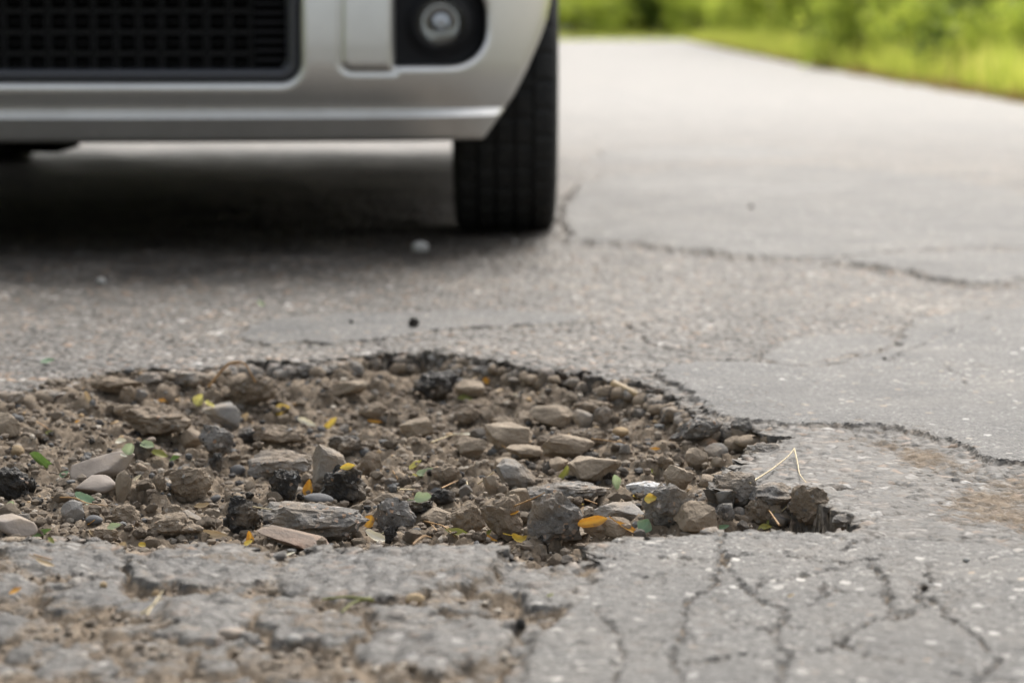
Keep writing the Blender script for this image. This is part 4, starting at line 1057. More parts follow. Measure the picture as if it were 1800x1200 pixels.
# px, py, length px, width px, material, yaw deg, pitch deg, roll deg, bend, curl, label, name
LEAVES = [
 (495,723,34,26,'yellow',20,12,10,.4,.6,'round yellow leaf beside the big rough clod at the far side'), (351,704,24,20,'lemon',60,10,0,.5,.7,'yellow green crumpled blossom above the whitish grey stone'),
 (368,714,22,17,'lemon',-30,20,0,.4,.6,'second yellow green scrap of the crumpled blossom'), (540,745,38,14,'cream',4,6,20,.7,1.2,'pale yellow curled leaf in front of the half buried stone'),
 (580,749,40,15,'yellow',24,8,30,.9,1.0,'yellow curled leaf touching the pale yellow curl'), (659,744,28,10,'orange',0,6,15,.4,.8,'thin orange yellow scrap by the low flat clod'),
 (612,823,28,13,'yellow',16,14,20,.3,.9,'yellow leaf lying on the round black lump'), (543,864,36,17,'orange',80,62,0,.5,.5,'orange yellow leaf standing on its tip beside the dark crumbly lump'),
 (441,949,26,14,'orange',100,48,0,.8,.6,'orange petals at the foot of the upright black lump'), (437,958,18,10,'yellow',10,30,0,.4,.5,'small yellow petal under the orange petals'),
 (650,921,24,22,'orange',70,52,0,.3,.5,'orange brown leaf scrap beside the rusty orange lump'), (660,946,46,18,'cream',-28,14,15,.6,.6,'cream leaf with a long tip at the near rim'),
 (676,941,36,6,'lemon',20,12,0,.8,.4,'narrow yellow stalk over the cream leaf'), (806,940,52,17,'olive',4,8,24,.5,.9,'yellow green long leaf among the needles at the near rim'),
 (856,944,28,13,'olive',25,10,10,.7,.8,'olive curled scrap beside the long yellow green leaf'), (862,950,30,8,'orange',-12,6,0,.6,.8,'thin orange scrap under the olive curl'),
 (915,952,48,18,'yellow',-14,16,25,1.5,.7,'yellow orange leaf arched over the near dirt'), (1042,920,56,22,'orange',10,18,24,.6,.9,'long orange leaf, thick yellow end, by the flat fronted stone'),
 (1104,931,48,12,'orange',-16,2,24,.3,.8,'long orange brown tail leaf against the grey green leaf'), (905,905,18,10,'orange',10,15,0,.4,.5,'small orange scrap beside the squarish brown stone'),
 (1144,880,24,17,'yellow',30,26,10,.3,.5,'bright yellow scrap beside the speckled white stone'), (1124,877,30,13,'yellow',-12,10,10,.6,.6,'yellow leaf with a stalk in front of the speckled white stone'),
 (745,880,34,26,'pale',18,22,10,.9,.9,'pale green cupped leaf on the black crumbly lumps'), (750,834,36,18,'pale',22,16,0,1.1,.6,'pale green curled leaf next to the dusty clod'),
 (731,820,28,14,'lemon',24,10,20,.4,1.1,'yellow green rolled leaf behind the pale green curled leaf'), (727,840,26,9,'lemon',12,6,10,.4,.8,'thin yellow scrap in front of the rolled leaf'),
 (1080,853,30,24,'pale',-80,58,0,.9,1.5,'rolled pale green leaf leaning on the broad flat sided stone'), (993,838,44,14,'olive',62,46,10,.9,.7,'pointed yellow green leaf by the brown pebble'),
 (1026,884,26,11,'green',-6,8,12,.5,.7,'dark green leaf on the long low lump'), (1022,889,10,8,'yellow',0,8,0,.2,.4,'tiny yellow scrap under the dark green leaf'),
 (1149,834,22,11,'olive',-20,14,0,.5,.6,'yellow green scrap above the speckled white stone'), (1134,930,28,26,'blue',60,52,0,.4,.5,'grey green round leaf at the end of the long orange leaf'),
 (1344,932,30,16,'lemon',24,20,20,.6,1.2,'yellow green folded leaf in the hollow under the rim'), (1354,916,34,7,'olive',62,52,0,.5,.5,'upright yellow stalk of the folded leaf in the hollow'),
 (1268,931,30,12,'blue',14,10,20,.4,.8,'grey green leaf by the clean brown stone'), (76,818,64,30,'green',-22,14,24,.3,1.9,'large rolled green leaf lying on the dirt'),
 (110,838,28,12,'blue',12,6,0,.4,.5,'grey green leaf tip behind the rolled green leaf'), (153,882,54,20,'blue',-8,10,20,.5,.7,'flat green leaf in front of the two taupe flat stones'),
 (74,942,38,17,'green',12,20,15,.5,.8,'dark green leaf on the flat light brown stone'), (90,953,16,9,'olive',-40,12,0,.3,.4,'small green scrap below the dark green leaf'),
 (22,890,14,18,'pale',80,30,0,.3,.8,'small pale green leaf by the dark tar clod'), (229,793,22,24,'pale',70,40,0,.3,.6,'pale green scrap beside the blue black crumb'),
 (260,786,28,18,'pale',10,28,0,.4,.7,'pale green scrap behind the blue black crumb'), (280,802,32,18,'olive',-34,26,20,.4,.8,'olive leaf beside the pale green scraps'),
 (306,809,26,13,'green',24,14,0,.4,.7,'small green leaf tip at the end of the olive leaf'), (213,779,20,15,'cream',10,20,0,.3,.6,'white petal behind the larger taupe flat stone'),
 (243,844,18,15,'cream',40,26,0,.4,.6,'white petal scrap beside the narrow upright stone'), (218,803,14,7,'cream',0,10,0,.3,.4,'tiny white petal at the top of the taupe flat stone'),
 (294,706,34,10,'orange',-12,8,12,.5,.7,'dry orange leaf strip under the far rim'), (155,704,30,10,'tan',-64,40,10,.7,.7,'thin tan curled leaf on the slope'),
 (88,763,16,9,'olive',-6,8,0,.3,.5,'green leaf tip on the reddish stalk'), (622,695,26,9,'olive',6,8,0,.4,.6,'green scrap on the half buried smooth stone'),
 (818,703,30,13,'olive',8,12,10,.4,.8,'yellow green leaf under the flat topped stone'), (856,674,20,14,'orange',-40,20,0,.4,.6,'rust orange scrap behind the flat topped stone'),
 (358,893,34,14,'tan',26,20,15,.6,.8,'pale tan leaf on the grey brown stone'), (372,941,60,15,'tan',-26,8,20,.5,.9,'long curled tan leaf beside the long dusty lump'),
 (354,920,22,8,'olive',0,8,0,.3,.5,'olive scrap above the long curled tan leaf'), (160,922,22,14,'orange',35,22,0,.5,.5,'orange scrap on the low clod at the near rim'),
 (201,928,26,12,'pale',-6,14,10,.4,.6,'whitish green petal scrap at the near rim'), (164,944,26,8,'tan',-24,8,10,.6,.8,'tan curled scrap below the orange one'),
 (218,962,14,15,'tan',70,30,0,.3,.5,'tan pointed scrap in front of the near rim'), (251,961,16,11,'yellow',0,18,0,.3,.6,'round yellow scrap beside the small wedged stone'),
 (832,765,42,9,'cream',3,5,10,.2,.6,'thin pale yellow sliver behind the dusty stone'), (84,636,26,12,'blue',0,4,0,.3,.4,'grey green leaf out on the road above the slope'),
 (460,537,22,10,'pale',-28,6,0,.3,.5,'pale green leaf on the bare road before the car'), (500,980,44,9,'cream',4,3,8,.2,.5,'white petal at the edge between two near slabs'),
 (905,697,10,6,'cream',0,6,0,.2,.4,'tiny cream scrap on the bare dirt'), (135,744,12,8,'orange',20,14,0,.3,.5,'bright orange scrap on the slope'), (179,745,16,9,'tan',0,10,0,.3,.5,'tan scrap beside the bright orange one'),
 (1151,792,20,7,'orange',18,6,0,.3,.6,'thin orange scrap beside the dusty pebble'), (880,688,18,7,'tan',8,6,0,.3,.5,'pale tan scrap behind the flat topped stone'), (432,735,18,12,'tan',60,20,0,.3,.5,'dry tan scrap at the foot of the big rough clod'),
 (1390,1050,14,6,'tan',10,3,0,.2,.3,'small tan scrap on the cracked near slab'), (968,1050,14,10,'olive',20,10,0,.3,.5,'small green scrap on the near dirt'), (80,993,40,11,'tan',-12,5,0,.4,.5,'orange tan strip lying on the near slab'),
 (28,1042,24,12,'orange',10,10,0,.3,.5,'orange scrap between the broken near slabs'),
]
for i, (px, py, L, W, mt, yaw, pit_, roll, bend, curl, lab) in enumerate(LEAVES):
    q, nrm = land(px, py + .18 * W)
    s = q.y / FPX
    me = leaf_mesh(L * s, W * s * 1.15, bend * 1.5 + .2 * math.sin(i * 1.3), .12, curl * 1.15, 1, i, stem=L * s * .35 if L > 30 and i % 2 == 0 else 0)
    o = obj('leaf' if W > 10 else 'leaf_scrap', me, M_LF[mt], loc=q + Vector((0, -.001, .0022 + .30 * W * s * abs(math.sin(math.radians(pit_))))))
    o.rotation_euler = Matrix.Rotation(math.radians(yaw), 3, 'Z').to_euler() if False else (Matrix.Rotation(math.radians(roll + 8), 3, 'X') @ Matrix.Rotation(-math.radians(min(pit_, 60)) * (1 if abs(yaw) < 50 else 0), 3, 'Y') @ Matrix.Rotation(math.radians(yaw) if abs(yaw) < 50 else 0, 3, 'Y')).to_euler()
    if abs(yaw) >= 50:      # a leaf standing on its edge or tip
        o.rotation_euler = (Matrix.Rotation(math.radians(-12), 3, 'X') @ Matrix.Rotation(-math.radians(yaw), 3, 'Y') @ Matrix.Rotation(math.radians(70), 3, 'X')).to_euler()
    else:
        o.rotation_euler = (Matrix.Rotation(-math.radians(yaw), 3, 'Y') @ Matrix.Rotation(math.radians(24 + roll + 16 * math.sin(i * 2.3)), 3, 'X') @ Matrix.Rotation(.5 * math.sin(i * 3.7), 3, 'Z')).to_euler()
    tag(o, lab, 'leaf', 'fallen leaves and scraps')

def strand(name, pts, rad, mat, lab, cat, group, sides=5, lift=.0015, taper=.5):
    P = []
    for (px, py, up) in pts:
        q, _ = land(px, py); P.append(q + Vector((0, 0, lift + up)))
    # smooth
    Q = []
    for i in range(len(P) - 1):
        for k in range(5): Q.append(P[i].lerp(P[i + 1], k / 5))
    Q.append(P[-1])
    for _ in range(2): Q = [Q[0]] + [(Q[i - 1] + Q[i] * 2 + Q[i + 1]) / 4 for i in range(1, len(Q) - 1)] + [Q[-1]]
    V, F = [], []
    for i, p in enumerate(Q):
        d = (Q[min(i + 1, len(Q) - 1)] - Q[max(i - 1, 0)]).normalized()
        a = d.cross(Vector((0, 0, 1))).normalized(); b = a.cross(d)
        r = rad * (1 - taper * i / (len(Q) - 1))
        for k in range(sides):
            t_ = 2 * math.pi * k / sides
            V.append((p + a * (r * math.cos(t_)) + b * (r * math.sin(t_)))[:])
    for i in range(len(Q) - 1):
        for k in range(sides):
            F.append((i * sides + k, i * sides + (k + 1) % sides, (i + 1) * sides + (k + 1) % sides, (i + 1) * sides + k))
    c = Vector(Q[0]); V = np.array(V) - np.array(c)
    me = np_mesh(name, V, np.array(F)); attr(me, 'vein', np.zeros(len(V)))
    o = obj(name, me, mat, loc=c)
    return tag(o, lab, cat, group)
NG = 'dry needles and stalks'
strand('twig', [(366, 688, .004), (402, 676, .024), (430, 674, .024), (450, 684, .006)], .0016, M_NEEDLE, 'bent orange twig arching under the far rim', 'twig', NG)
strand('stick', [(1078, 694, .010), (1123, 712, .008)], .0042, M_LF['tan'], 'short tan stick on the dirt below the far rim', 'stick', NG, 7, .003, .15)
strand('straw', [(1318, 854, .001), (1356, 832, .002), (1386, 812, .004), (1396, 802, .006)], .0009, M_STRAW, 'longer dry straw lying on the broken asphalt corner', 'straw', NG)
strand('straw', [(1396, 802, .006), (1402, 822, .003), (1405, 838, .001), (1417, 853, .001)], .0008, M_STRAW, 'shorter kinked straw meeting the longer straw on the asphalt corner', 'straw', NG)
NEEDLES = [([(92, 881, .002), (130, 882, .003), (152, 893, .003), (190, 893, .001)], 'pine needle crossing under the flat green leaf'), ([(62, 744, .001), (78, 757, .004), (86, 762, .003)], 'reddish stalk on the slope with a green tip'),
 ([(745, 926, .004), (780, 938, .006), (800, 952, .003)], 'pine needle over the blue black lump'), ([(752, 925, .004), (768, 945, .005)], 'second pine needle over the blue black lump'), ([(726, 966, .003), (745, 957, .006), (758, 955, .004)], 'orange needle at the foot of the blue black lump'),
 ([(776, 866, .003), (800, 856, .004), (812, 850, .003)], 'needle behind the black crumbly lumps'), ([(698, 866, .002), (730, 866, .002)], 'fine needle beside the half sunk pale stone'), ([(758, 783, .002), (790, 772, .003), (820, 765, .001)], 'long needle leading to the pale yellow sliver'),
 ([(820, 850, .002), (824, 872, .003), (830, 874, .001)], 'pale hooked stalk behind the squarish stone'), ([(840, 857, .002), (868, 838, .003)], 'straight straw behind the squarish stone'), ([(1025, 886, .004), (1050, 896, .004)], 'needle below the dark green leaf'),
 ([(1110, 866, .004), (1130, 876, .004)], 'yellow stalk in front of the speckled stone'), ([(873, 785, .004), (894, 796, .002)], 'reddish needle under the angular brown stone'), ([(905, 898, .003), (945, 884, .004), (958, 874, .003)], 'needle leaning on the squarish stone'),
 ([(690, 833, .002), (700, 848, .002), (690, 852, .002)], 'rust needle near the dark clod'), ([(838, 662, .001), (862, 668, .002)], 'needle behind the flat topped stone'), ([(445, 897, .002), (478, 902, .002)], 'straw behind the biggest asphalt lump'),
 ([(258, 1094, .004), (287, 1066, .010)], 'dry straw sticking up on the near slabs'), ([(248, 1090, .003), (285, 1072, .007)], 'second dry straw beside it on the near slabs'), ([(1040, 778, .003), (1100, 786, .003)], 'fine needle in front of the bright tan pebble'),
 ([(1370, 935, .004), (1352, 920, .010), (1345, 916, .010)], 'brown stalk in the hollow under the rim'), ([(1362, 924, .006), (1384, 912, .010)], 'pale stalk crossing in the hollow under the rim'), ([(60, 985, .003), (92, 992, .002)], 'orange needle on the near slab corner'),
 ([(655, 1063, .002), (610, 1066, .006), (566, 1064, .003)], 'green grass blade lying on the near dirt'), ([(650, 1062, .003), (620, 1072, .004), (600, 1082, .001)], 'second green grass blade crossing the first on the near dirt')]
for pts, lab in NEEDLES:
    strand('grass_blade' if 'grass' in lab else 'pine_needle', pts, .0008 if 'grass' not in lab else .0013, M_LF['olive'] if 'grass' in lab else (M_STRAW if 'straw' in lab or 'pale' in lab else M_NEEDLE), lab, 'grass blade' if 'grass' in lab else 'needle', NG)

# ================================================================== THE CAR
XC_ = -0.78            # the car's centre line
def simple(name, col, rough=.5, metal=0.0, spec=.5, coat=0.0, coat_r=.05, noise=None):
    t = NT(name)
    c = col
    if noise:
        n = t.noise(t.objco(), noise, 4, .6)
        c = t.ramp(n, [(.3, tuple(v * .8 for v in col)), (.7, tuple(min(1, v * 1.18) for v in col))])
    t.out(c, rough)
    t.b.inputs['Metallic'].default_value = metal
    t.b.inputs['Specular IOR Level'].default_value = spec
    t.b.inputs['Coat Weight'].default_value = coat
    t.b.inputs['Coat Roughness'].default_value = coat_r
    return t.m
def paint_material():
    t = NT('silver_beige_paint')
    co = t.objco()
    fl = t.sepr(t.vor(co, 2600, out='Color'))
    c = t.ramp(fl[0], [(0, (.60, .585, .555)), (1, (.79, .773, .74))])
    dirt = t.noise(co, 14, 5, .65)
    z = t.new('ShaderNodeSeparateXYZ', Vector=t.pos()).outputs[2]
    spl = t.math('MULTIPLY', t.ramp(dirt, [(.45, (0, 0, 0)), (.75, (1, 1, 1))]), t.math('SUBTRACT', .55, t.math('MULTIPLY', z, 1.0), clamp=True))
    c = t.mix(t.math('MULTIPLY', spl, .5), c, (.20, .17, .14))
    t.out(c, t.math('ADD', .30, t.math('MULTIPLY', dirt, .12)))
    t.b.inputs['Metallic'].default_value = .78
    t.b.inputs['Coat Weight'].default_value = .6
    t.b.inputs['Coat Roughness'].default_value = .08
    return t.m
M_PAINT = paint_material()
M_TRIM = simple('satin_dark_trim', (.045, .046, .053), .33, 0, .6)
M_BLACK = simple('black_grained_plastic', (.008, .008, .0095), .6, 0, .25, noise=220)
M_GRID = simple('grille_plastic', (.011, .011, .013), .42, 0, .4)
M_DARK = simple('underbody_black', (.004, .004, .004), .9, 0, .1)
M_GLASSD = simple('tinted_glass', (.012, .014, .015), .04, 0, .6)
M_CHROME = simple('reflector_chrome', (.85, .85, .85), .10, 1.0)
M_BOWL = simple('smoked_reflector', (.52, .52, .51), .14, 1.0)
M_RIM = simple('alloy_rim', (.42, .42, .43), .32, .9)
def lens_material():
    t = NT('clear_lens')
    t.out((1, 1, 1), .03); t.b.inputs['Transmission Weight'].default_value = 1.0; t.b.inputs['IOR'].default_value = 1.25
    return t.m
M_LENS = lens_material()
def tyre_material():
    t = NT('tyre_rubber')
    n = t.noise(t.objco(), 60, 4, .6)
    c = t.ramp(n, [(.3, (.013, .013, .0135)), (.75, (.034, .032, .029))])
    return t.out(c, .80, t.bump(t.noise(t.objco(), 300, 3, .6), .0008, .7))
M_TYRE = tyre_material()

# outer edge of the front bumper seen from the front: (height, half width)
_OUT = [(p[1], p[0]) for p in []]
_edge_px = [(845, 252), (888, 191), (904, 168), (924, 128), (940, 92), (952, 62), (961, 36), (968, 0), (973, -60), (977, -150), (978, -330)]
def y_face(xl, z):
    """depth of the bumper skin: bow across, wrap at the corner, fold lines up the height"""
    a = np.abs(xl)
    y = 4.15 + .085 * (a / .75) ** 2 + .20 * (np.clip(a - .55, 0, None) / .31) ** 2.5
    z = np.asarray(z, float)
    up = np.where(z > .36, .020 * ((z - .36) / .3) ** 1.5 * 1.6, 0)
    low = .028 * np.clip((.345 - z) / .090, 0, 1) ** 2.2
    led = np.clip((.2550 - z) / .0135, 0, 1)                     # the ledge that stands out
    y = y + up + low * (1 - led) + led * (.014 + .022 * np.clip((.2415 - z) / .045, 0, 1))
    return y
_edge = []
for px, py in _edge_px:
    yy = 4.4
    for _ in range(6):
        d = ray(px, py); t_ = yy / d.y
        xx, zz = d.x * t_, CAM_H + d.z * t_
        yy = float(y_face(np.array(xx - XC_), zz))
    _edge.append((zz, xx - XC_))
_edge.sort()
def half_width(z): return np.interp(z, [e[0] for e in _edge], [e[1] for e in _edge])
def rbox(x, z, cx, cz, hx, hz, r):
    qx, qz = np.abs(x - cx) - hx + r, np.abs(z - cz) - hz + r
    return np.hypot(np.maximum(qx, 0), np.maximum(qz, 0)) + np.minimum(np.maximum(qx, qz), 0) - r
GR = (0.0, .392, .415, .0885, .034)                                  # grille opening
def fog_sdf(a, z): return np.maximum(rbox(a, z, .600, .405, .134, .0745, .062), .577 - a)
def panel_sdf(a, z): return np.maximum(rbox(a, z, .560, .410, .071, .086, .016), a - .574)
def clip_grid(xs, zs, fn):
    """faces of the region fn > 0 on a grid, cut cleanly along fn = 0"""
    ZZ, XX = np.meshgrid(zs, xs, indexing='ij')
    Fv = fn(XX, ZZ); R, C = Fv.shape
    V, F, vid, eid = [], [], {}, {}
    def vert(i, j):
        if (i, j) not in vid: vid[i, j] = len(V); V.append((XX[i, j], ZZ[i, j]))
        return vid[i, j]
    def cut(a, b):
        k = (a, b) if a < b else (b, a)
        if k not in eid:
            fa, fb = Fv[k[0]], Fv[k[1]]; t = fa / (fa - fb)
            eid[k] = len(V)
            V.append((XX[k[0]] + t * (XX[k[1]] - XX[k[0]]), ZZ[k[0]] + t * (ZZ[k[1]] - ZZ[k[0]])))
        return eid[k]
    ins = Fv > 0
    any_ = ins[:-1, :-1] | ins[1:, :-1] | ins[:-1, 1:] | ins[1:, 1:]
    for i, j in zip(*np.nonzero(any_)):
        cs = [(i, j), (i, j + 1), (i + 1, j + 1), (i + 1, j)]
        poly = []
        for k in range(4):
            a, b = cs[k], cs[(k + 1) % 4]
            if ins[a]: poly.append(vert(*a))
            if ins[a] != ins[b]: poly.append(cut(a, b))
        if len(poly) >= 3: F.append(poly)
    return np.array(V), F
def skin(name, xs, zs, fn, depth, mat, parent, flange=.0, mirror=False, push=None):
    V, F = clip_grid(xs, zs, fn)
    yv = depth(V[:, 0], V[:, 1])
    bm = bmesh.new()
    vs = [bm.verts.new((x, y, z)) for (x, z), y in zip(V, yv)]
    for f in F:
        try: bm.faces.new([vs[k] for k in f])
        except ValueError: pass
    bmesh.ops.remove_doubles(bm, verts=bm.verts[:], dist=1e-5)
    if flange:
        be = [e for e in bm.edges if len(e.link_faces) == 1]
        r = bmesh.ops.extrude_edge_only(bm, edges=be)
        for v in r['geom']:
            if isinstance(v, bmesh.types.BMVert): v.co.y += flange
    for v in bm.verts: v.co.x += XC_
    o = bm_obj(name, bm, mat, parent)
    return o
car = empty('car', (0, 0, 0))
tag(car, 'silver beige car standing on the road just beyond the pothole', 'car')

def fascia_fn(x, z):
    a = np.abs(x)
    f = np.minimum(half_width(z) - a, np.minimum(z - .1985, .70 - z))
    f = np.minimum(f, rbox(x, z, *GR[:2], *GR[2:]))
    return np.minimum(f, fog_sdf(a, z))
def fascia_depth(x, z):
    a = np.abs(x); y = y_face(x, z)
    def roll(s, r):                 # rounded edge turning into an opening
        t = np.clip(1 - s / r, 0, 1); return r * (1 - np.sqrt(np.clip(1 - t * t, 0, 1)))
    y = y + roll(rbox(x, z, *GR[:2], *GR[2:]), .018) + roll(fog_sdf(a, z), .012)
    p = panel_sdf(a, z)
    y = y + np.where(p < 0, -.004 * sstep(0, -.008, p), .006 * np.exp(-((p - .004) / .004) ** 2))
    # swelling around the raised panel
    y = y + .010 * np.exp(-(np.clip(p - .004, 0, 9) / .02) ** 2) * (p > 0) * sstep(.30, .34, z) * 0
    y = y + roll(half_width(z) - a, .016)
    y = y + roll(z - .1985, .010)
    return y
_xs = np.arange(-.87, .8701, .004); _zs = np.concatenate([np.arange(.194, .236, .003), np.arange(.236, .264, .0012), np.arange(.264, .704, .004)])
fascia = skin('bumper', _xs, _zs, fascia_fn, fascia_depth, M_PAINT, car, .045)
# grille: surround, backing, cells, slats
ringf = lambda x, z: np.minimum(-rbox(x, z, GR[0], GR[1], GR[2] + .001, GR[3] + .001, GR[4]), rbox(x, z, GR[0], GR[1], GR[2] - .025, GR[3] - .022, .018))
def ring_depth(x, z):
    s = -rbox(x, z, GR[0], GR[1], GR[2], GR[3], GR[4]) / .024
    return y_face(x, .36) + .030 - .014 * np.sin(np.clip(s, 0, 1) * math.pi) ** .7
grille = empty('grille', (0, 0, 0)); grille.parent = car
skin('grille_surround', np.arange(-.42, .4201, .003), np.arange(.30, .486, .003), ringf, ring_depth, M_TRIM, grille, .03)
bm = bmesh.new()
n_ = 24
for i in range(n_):
    a0, a1 = -.40 + .8 * i / n_, -.40 + .8 * (i + 1) / n_
    q = [bm.verts.new((XC_ + a, float(y_face(np.array(a), .36)) + .085, z)) for a, z in ((a0, .305), (a1, .305), (a1, .48), (a0, .48))]
    bm.faces.new(q)
bmesh.ops.remove_doubles(bm, verts=bm.verts[:], dist=1e-5)
bm_obj('grille_backing', bm, M_DARK, grille)
def ring_cell(s, r, t, d):
    """a rounded square frame, s wide, standing in the x-z plane"""
    bm = bmesh.new(); pts = []
    for cxs, czs, a0 in ((1, 1, 0), (-1, 1, 90), (-1, -1, 180), (1, -1, 270)):
        for k in range(4):
            a = math.radians(a0 + 30 * k)
            pts.append((cxs * (s / 2 - r), czs * (s / 2 - r), math.cos(a), math.sin(a)))
    loops = []
    for rr, y in ((r, 0), (r - t * .2, -.002), (r - t * .8, -.002), (r - t, 0), (r - t, d), (r, d)):
        loops.append([bm.verts.new((x + c * rr, y, z + s_ * rr)) for x, z, c, s_ in pts])
    for a, b in zip(loops, loops[1:] + loops[:1]):
        for k in range(16): bm.faces.new((a[k], a[(k + 1) % 16], b[(k + 1) % 16], b[k]))
    me = bpy.data.meshes.new('grille_cell'); bmesh.ops.recalc_face_normals(bm, faces=bm.faces[:]); bm.to_mesh(me); bm.free()
    me.materials.append(M_GRID)
    return me
cell = ring_cell(.0335, .0085, .0022, .005)
PX = .0388
for row in range(4):
    z = .3335 + row * .0365
    for k in range(-8, 9):
        a = k * PX
        o = obj('grille_cell', cell, parent=grille, loc=(XC_ + a, float(y_face(np.array(a), .36)) + .052, z))
def bar_obj(name, x0, x1, y0, y1, z0, z1, mat, parent, curve=True):
    bm = bmesh.new(); n = 10 if curve else 1
    secs = []
    for i in range(n + 1):
        a = x0 + (x1 - x0) * i / n
        dy = float(y_face(np.array(a), .36)) if curve else 0
        secs.append([bm.verts.new((XC_ + a, dy + y, z)) for y, z in ((y0, z0), (y1, z0), (y1, z1), (y0, z1))])
    for s, t in zip(secs, secs[1:]):
        for k in range(4): bm.faces.new((s[k], s[(k + 1) % 4], t[(k + 1) % 4], t[k]))
    bm.faces.new(secs[0]); bm.faces.new(secs[-1][::-1])
    return bm_obj(name, bm, mat, parent, False)
for row in range(5):                                   # thin bars joining the cells
    z = .3335 + row * .0365 - .01825
    bar_obj('grille_bar', -.335, .335, .056, .064, z - .0010, z + .0010, M_GRID, grille)
for row in range(4):
    z = .3335 + row * .0365
    bar_obj('grille_bar', -.335, .335, .060, .066, z - .0007, z + .0007, M_GRID, grille)
for k in range(-8, 10):
    a = (k - .5) * PX
    bm = bmesh.new(); bmesh.ops.create_cube(bm, size=1)
    for v in bm.verts: v.co = Vector((XC_ + a + v.co.x * .0016, float(y_face(np.array(a), .36)) + .062 + v.co.y * .008, .392 + v.co.z * .15))
    bm_obj('grille_bar', bm, M_GRID, grille, False)
for sx in (-1, 1):
    for row in range(9):
        z = .3245 + row * .0162
        x0, x1 = sorted((sx * .336, sx * .396))
        o = bar_obj('grille_slat', x0, x1, .044, .060, z - .0030, z + .0030, M_BLACK, grille)
# fog lamps
def lathe(name, prof, n, mat, parent, loc, axis='y', smooth=True):
    bm = bmesh.new(); rings = []
    for r, h in prof:
        rings.append([bm.verts.new((r * math.cos(2 * math.pi * k / n), h, r * math.sin(2 * math.pi * k / n)) if axis == 'y' else
                                   (h, r * math.cos(2 * math.pi * k / n), r * math.sin(2 * math.pi * k / n))) for k in range(n)])
    for a, b in zip(rings, rings[1:]):
        for k in range(n): bm.faces.new((a[k], a[(k + 1) % n], b[(k + 1) % n], b[k]))
    for v in bm.verts: v.co += Vector(loc)
    bmesh.ops.remove_doubles(bm, verts=bm.verts[:], dist=1e-6)
    return bm_obj(name, bm, mat, parent, smooth)
FX, FZ = .6555, .4045
for sx in (-1, 1):
    fx = XC_ + sx * FX
    fy = float(y_face(np.array(FX), .40))
    rec = skin('fog_lamp_recess', np.arange(.56, .7501, .004) * (1 if sx > 0 else 1), np.arange(.32, .49, .004),
               lambda x, z: np.minimum(.004 - fog_sdf(x, z), np.hypot(x - FX, z - FZ) - .040),
               lambda x, z: y_face(x, .40) + .030 - .018 * np.exp(-((np.hypot(x - FX, z - FZ) - .046) / .010) ** 2), M_BLACK, car, .03)
    if sx < 0:
        for v in rec.data.vertices: v.co.x = 2 * XC_ - v.co.x
        rec.data.flip_normals()
    lamp = empty('fog_lamp', (0, 0, 0)); lamp.parent = car
    c = (fx, fy + .012, FZ)
    lathe('lamp_bezel', [(.0475, .02), (.0470, .002), (.0445, -.003), (.0420, -.001), (.0408, .006), (.0405, .03)], 40, M_BLACK, lamp, c)
    lathe('reflector_bowl', [(.0405, .010), (.036, .020), (.029, .030), (.020, .037), (.010, .041), (.0001, .042)], 40, M_BOWL, lamp, c)
    lathe('bulb', [(.0001, .012), (.004, .0135), (.0065, .018), (.007, .024), (.0055, .034)], 24, M_CHROME, lamp, (c[0], c[1], c[2] - .003))
    lathe('lamp_lens', [(.0001, -.0035), (.012, -.003), (.024, -.0012), (.034, .002), (.0405, .006), (.0400, .008), (.030, .0045), (.018, .002), (.0001, .0005)], 40, M_LENS, lamp, c)
# wheels
WX = (.0860 - .0990) - XC_          # from the centre line to the middle of the tyre
TR, TW = .302, .199
def wheel(cx, cy, sx):
    w = empty('wheel', (0, 0, 0)); w.parent = car
    hw = TW / 2
    prof = [(.20, -hw * .80), (.235, -hw * .97), (.262, -hw), (.284, -hw * .97), (.295, -hw * .90), (.300, -hw * .80)]
    grooves = [-.052, -.018, .018, .052]
    for g in grooves:
        prof += [(.3015, g - .0045), (.2945, g - .0035), (.2945, g + .0035), (.3015, g + .0045)]
    prof += [(.300, hw * .80), (.295, hw * .90), (.284, hw * .97), (.262, hw), (.235, hw * .97), (.20, hw * .80)]
    # tread blocks: the ribs between grooves step in at every sipe
    n = 216
    bm = bmesh.new(); rings = []
    for r, h in prof:
        ring_ = []
        for k in range(n):
            rr = r
            if r > .2935:
                ph = (k + (4 if abs(h) < .05 else 0)) % 6
                if ph == 0: rr = r - (.0045 if r > .2955 else .001)
            a = 2 * math.pi * k / n
            ring_.append(bm.verts.new((h, rr * math.cos(a), rr * math.sin(a))))
        rings.append(ring_)
    for a, b in zip(rings, rings[1:]):
        for k in range(n): bm.faces.new((a[k], a[(k + 1) % n], b[(k + 1) % n], b[k]))
    for v in bm.verts:
        v.co += Vector((cx, cy, TR - .003))
        if v.co.z < .001: v.co.z = .001 + (v.co.z - .001) * .05     # the flat where it carries the car
    bm_obj('tyre', bm, M_TYRE, w, False)
    s = sx * hw
    rm = lathe('rim', [(.204, -s * .78), (.198, -s * .5), (.195, s * .5), (.204, s * .80), (.200, s * .82), (.190, s * .70), (.06, s * .62), (.045, s * .78), (.0001, s * .80)], 48, M_RIM, w, (cx, cy, TR - .003), 'x')
    for k in range(5):
        bm = bmesh.new(); bmesh.ops.create_cube(bm, size=1)
        for v in bm.verts: v.co = Vector((v.co.x * .012, v.co.y * (.055 if v.co.z > 0 else .035), v.co.z * .15 + .115))
        bmesh.ops.rotate(bm, verts=bm.verts[:], cent=(0, 0, 0), matrix=Matrix.Rotation(2 * math.pi * k / 5, 3, 'X'))
        for v in bm.verts: v.co += Vector((cx + s * .80, cy, TR - .003))
        bm_obj('spoke', bm, M_RIM, w, False)
FY, RY = 4.775, 7.285
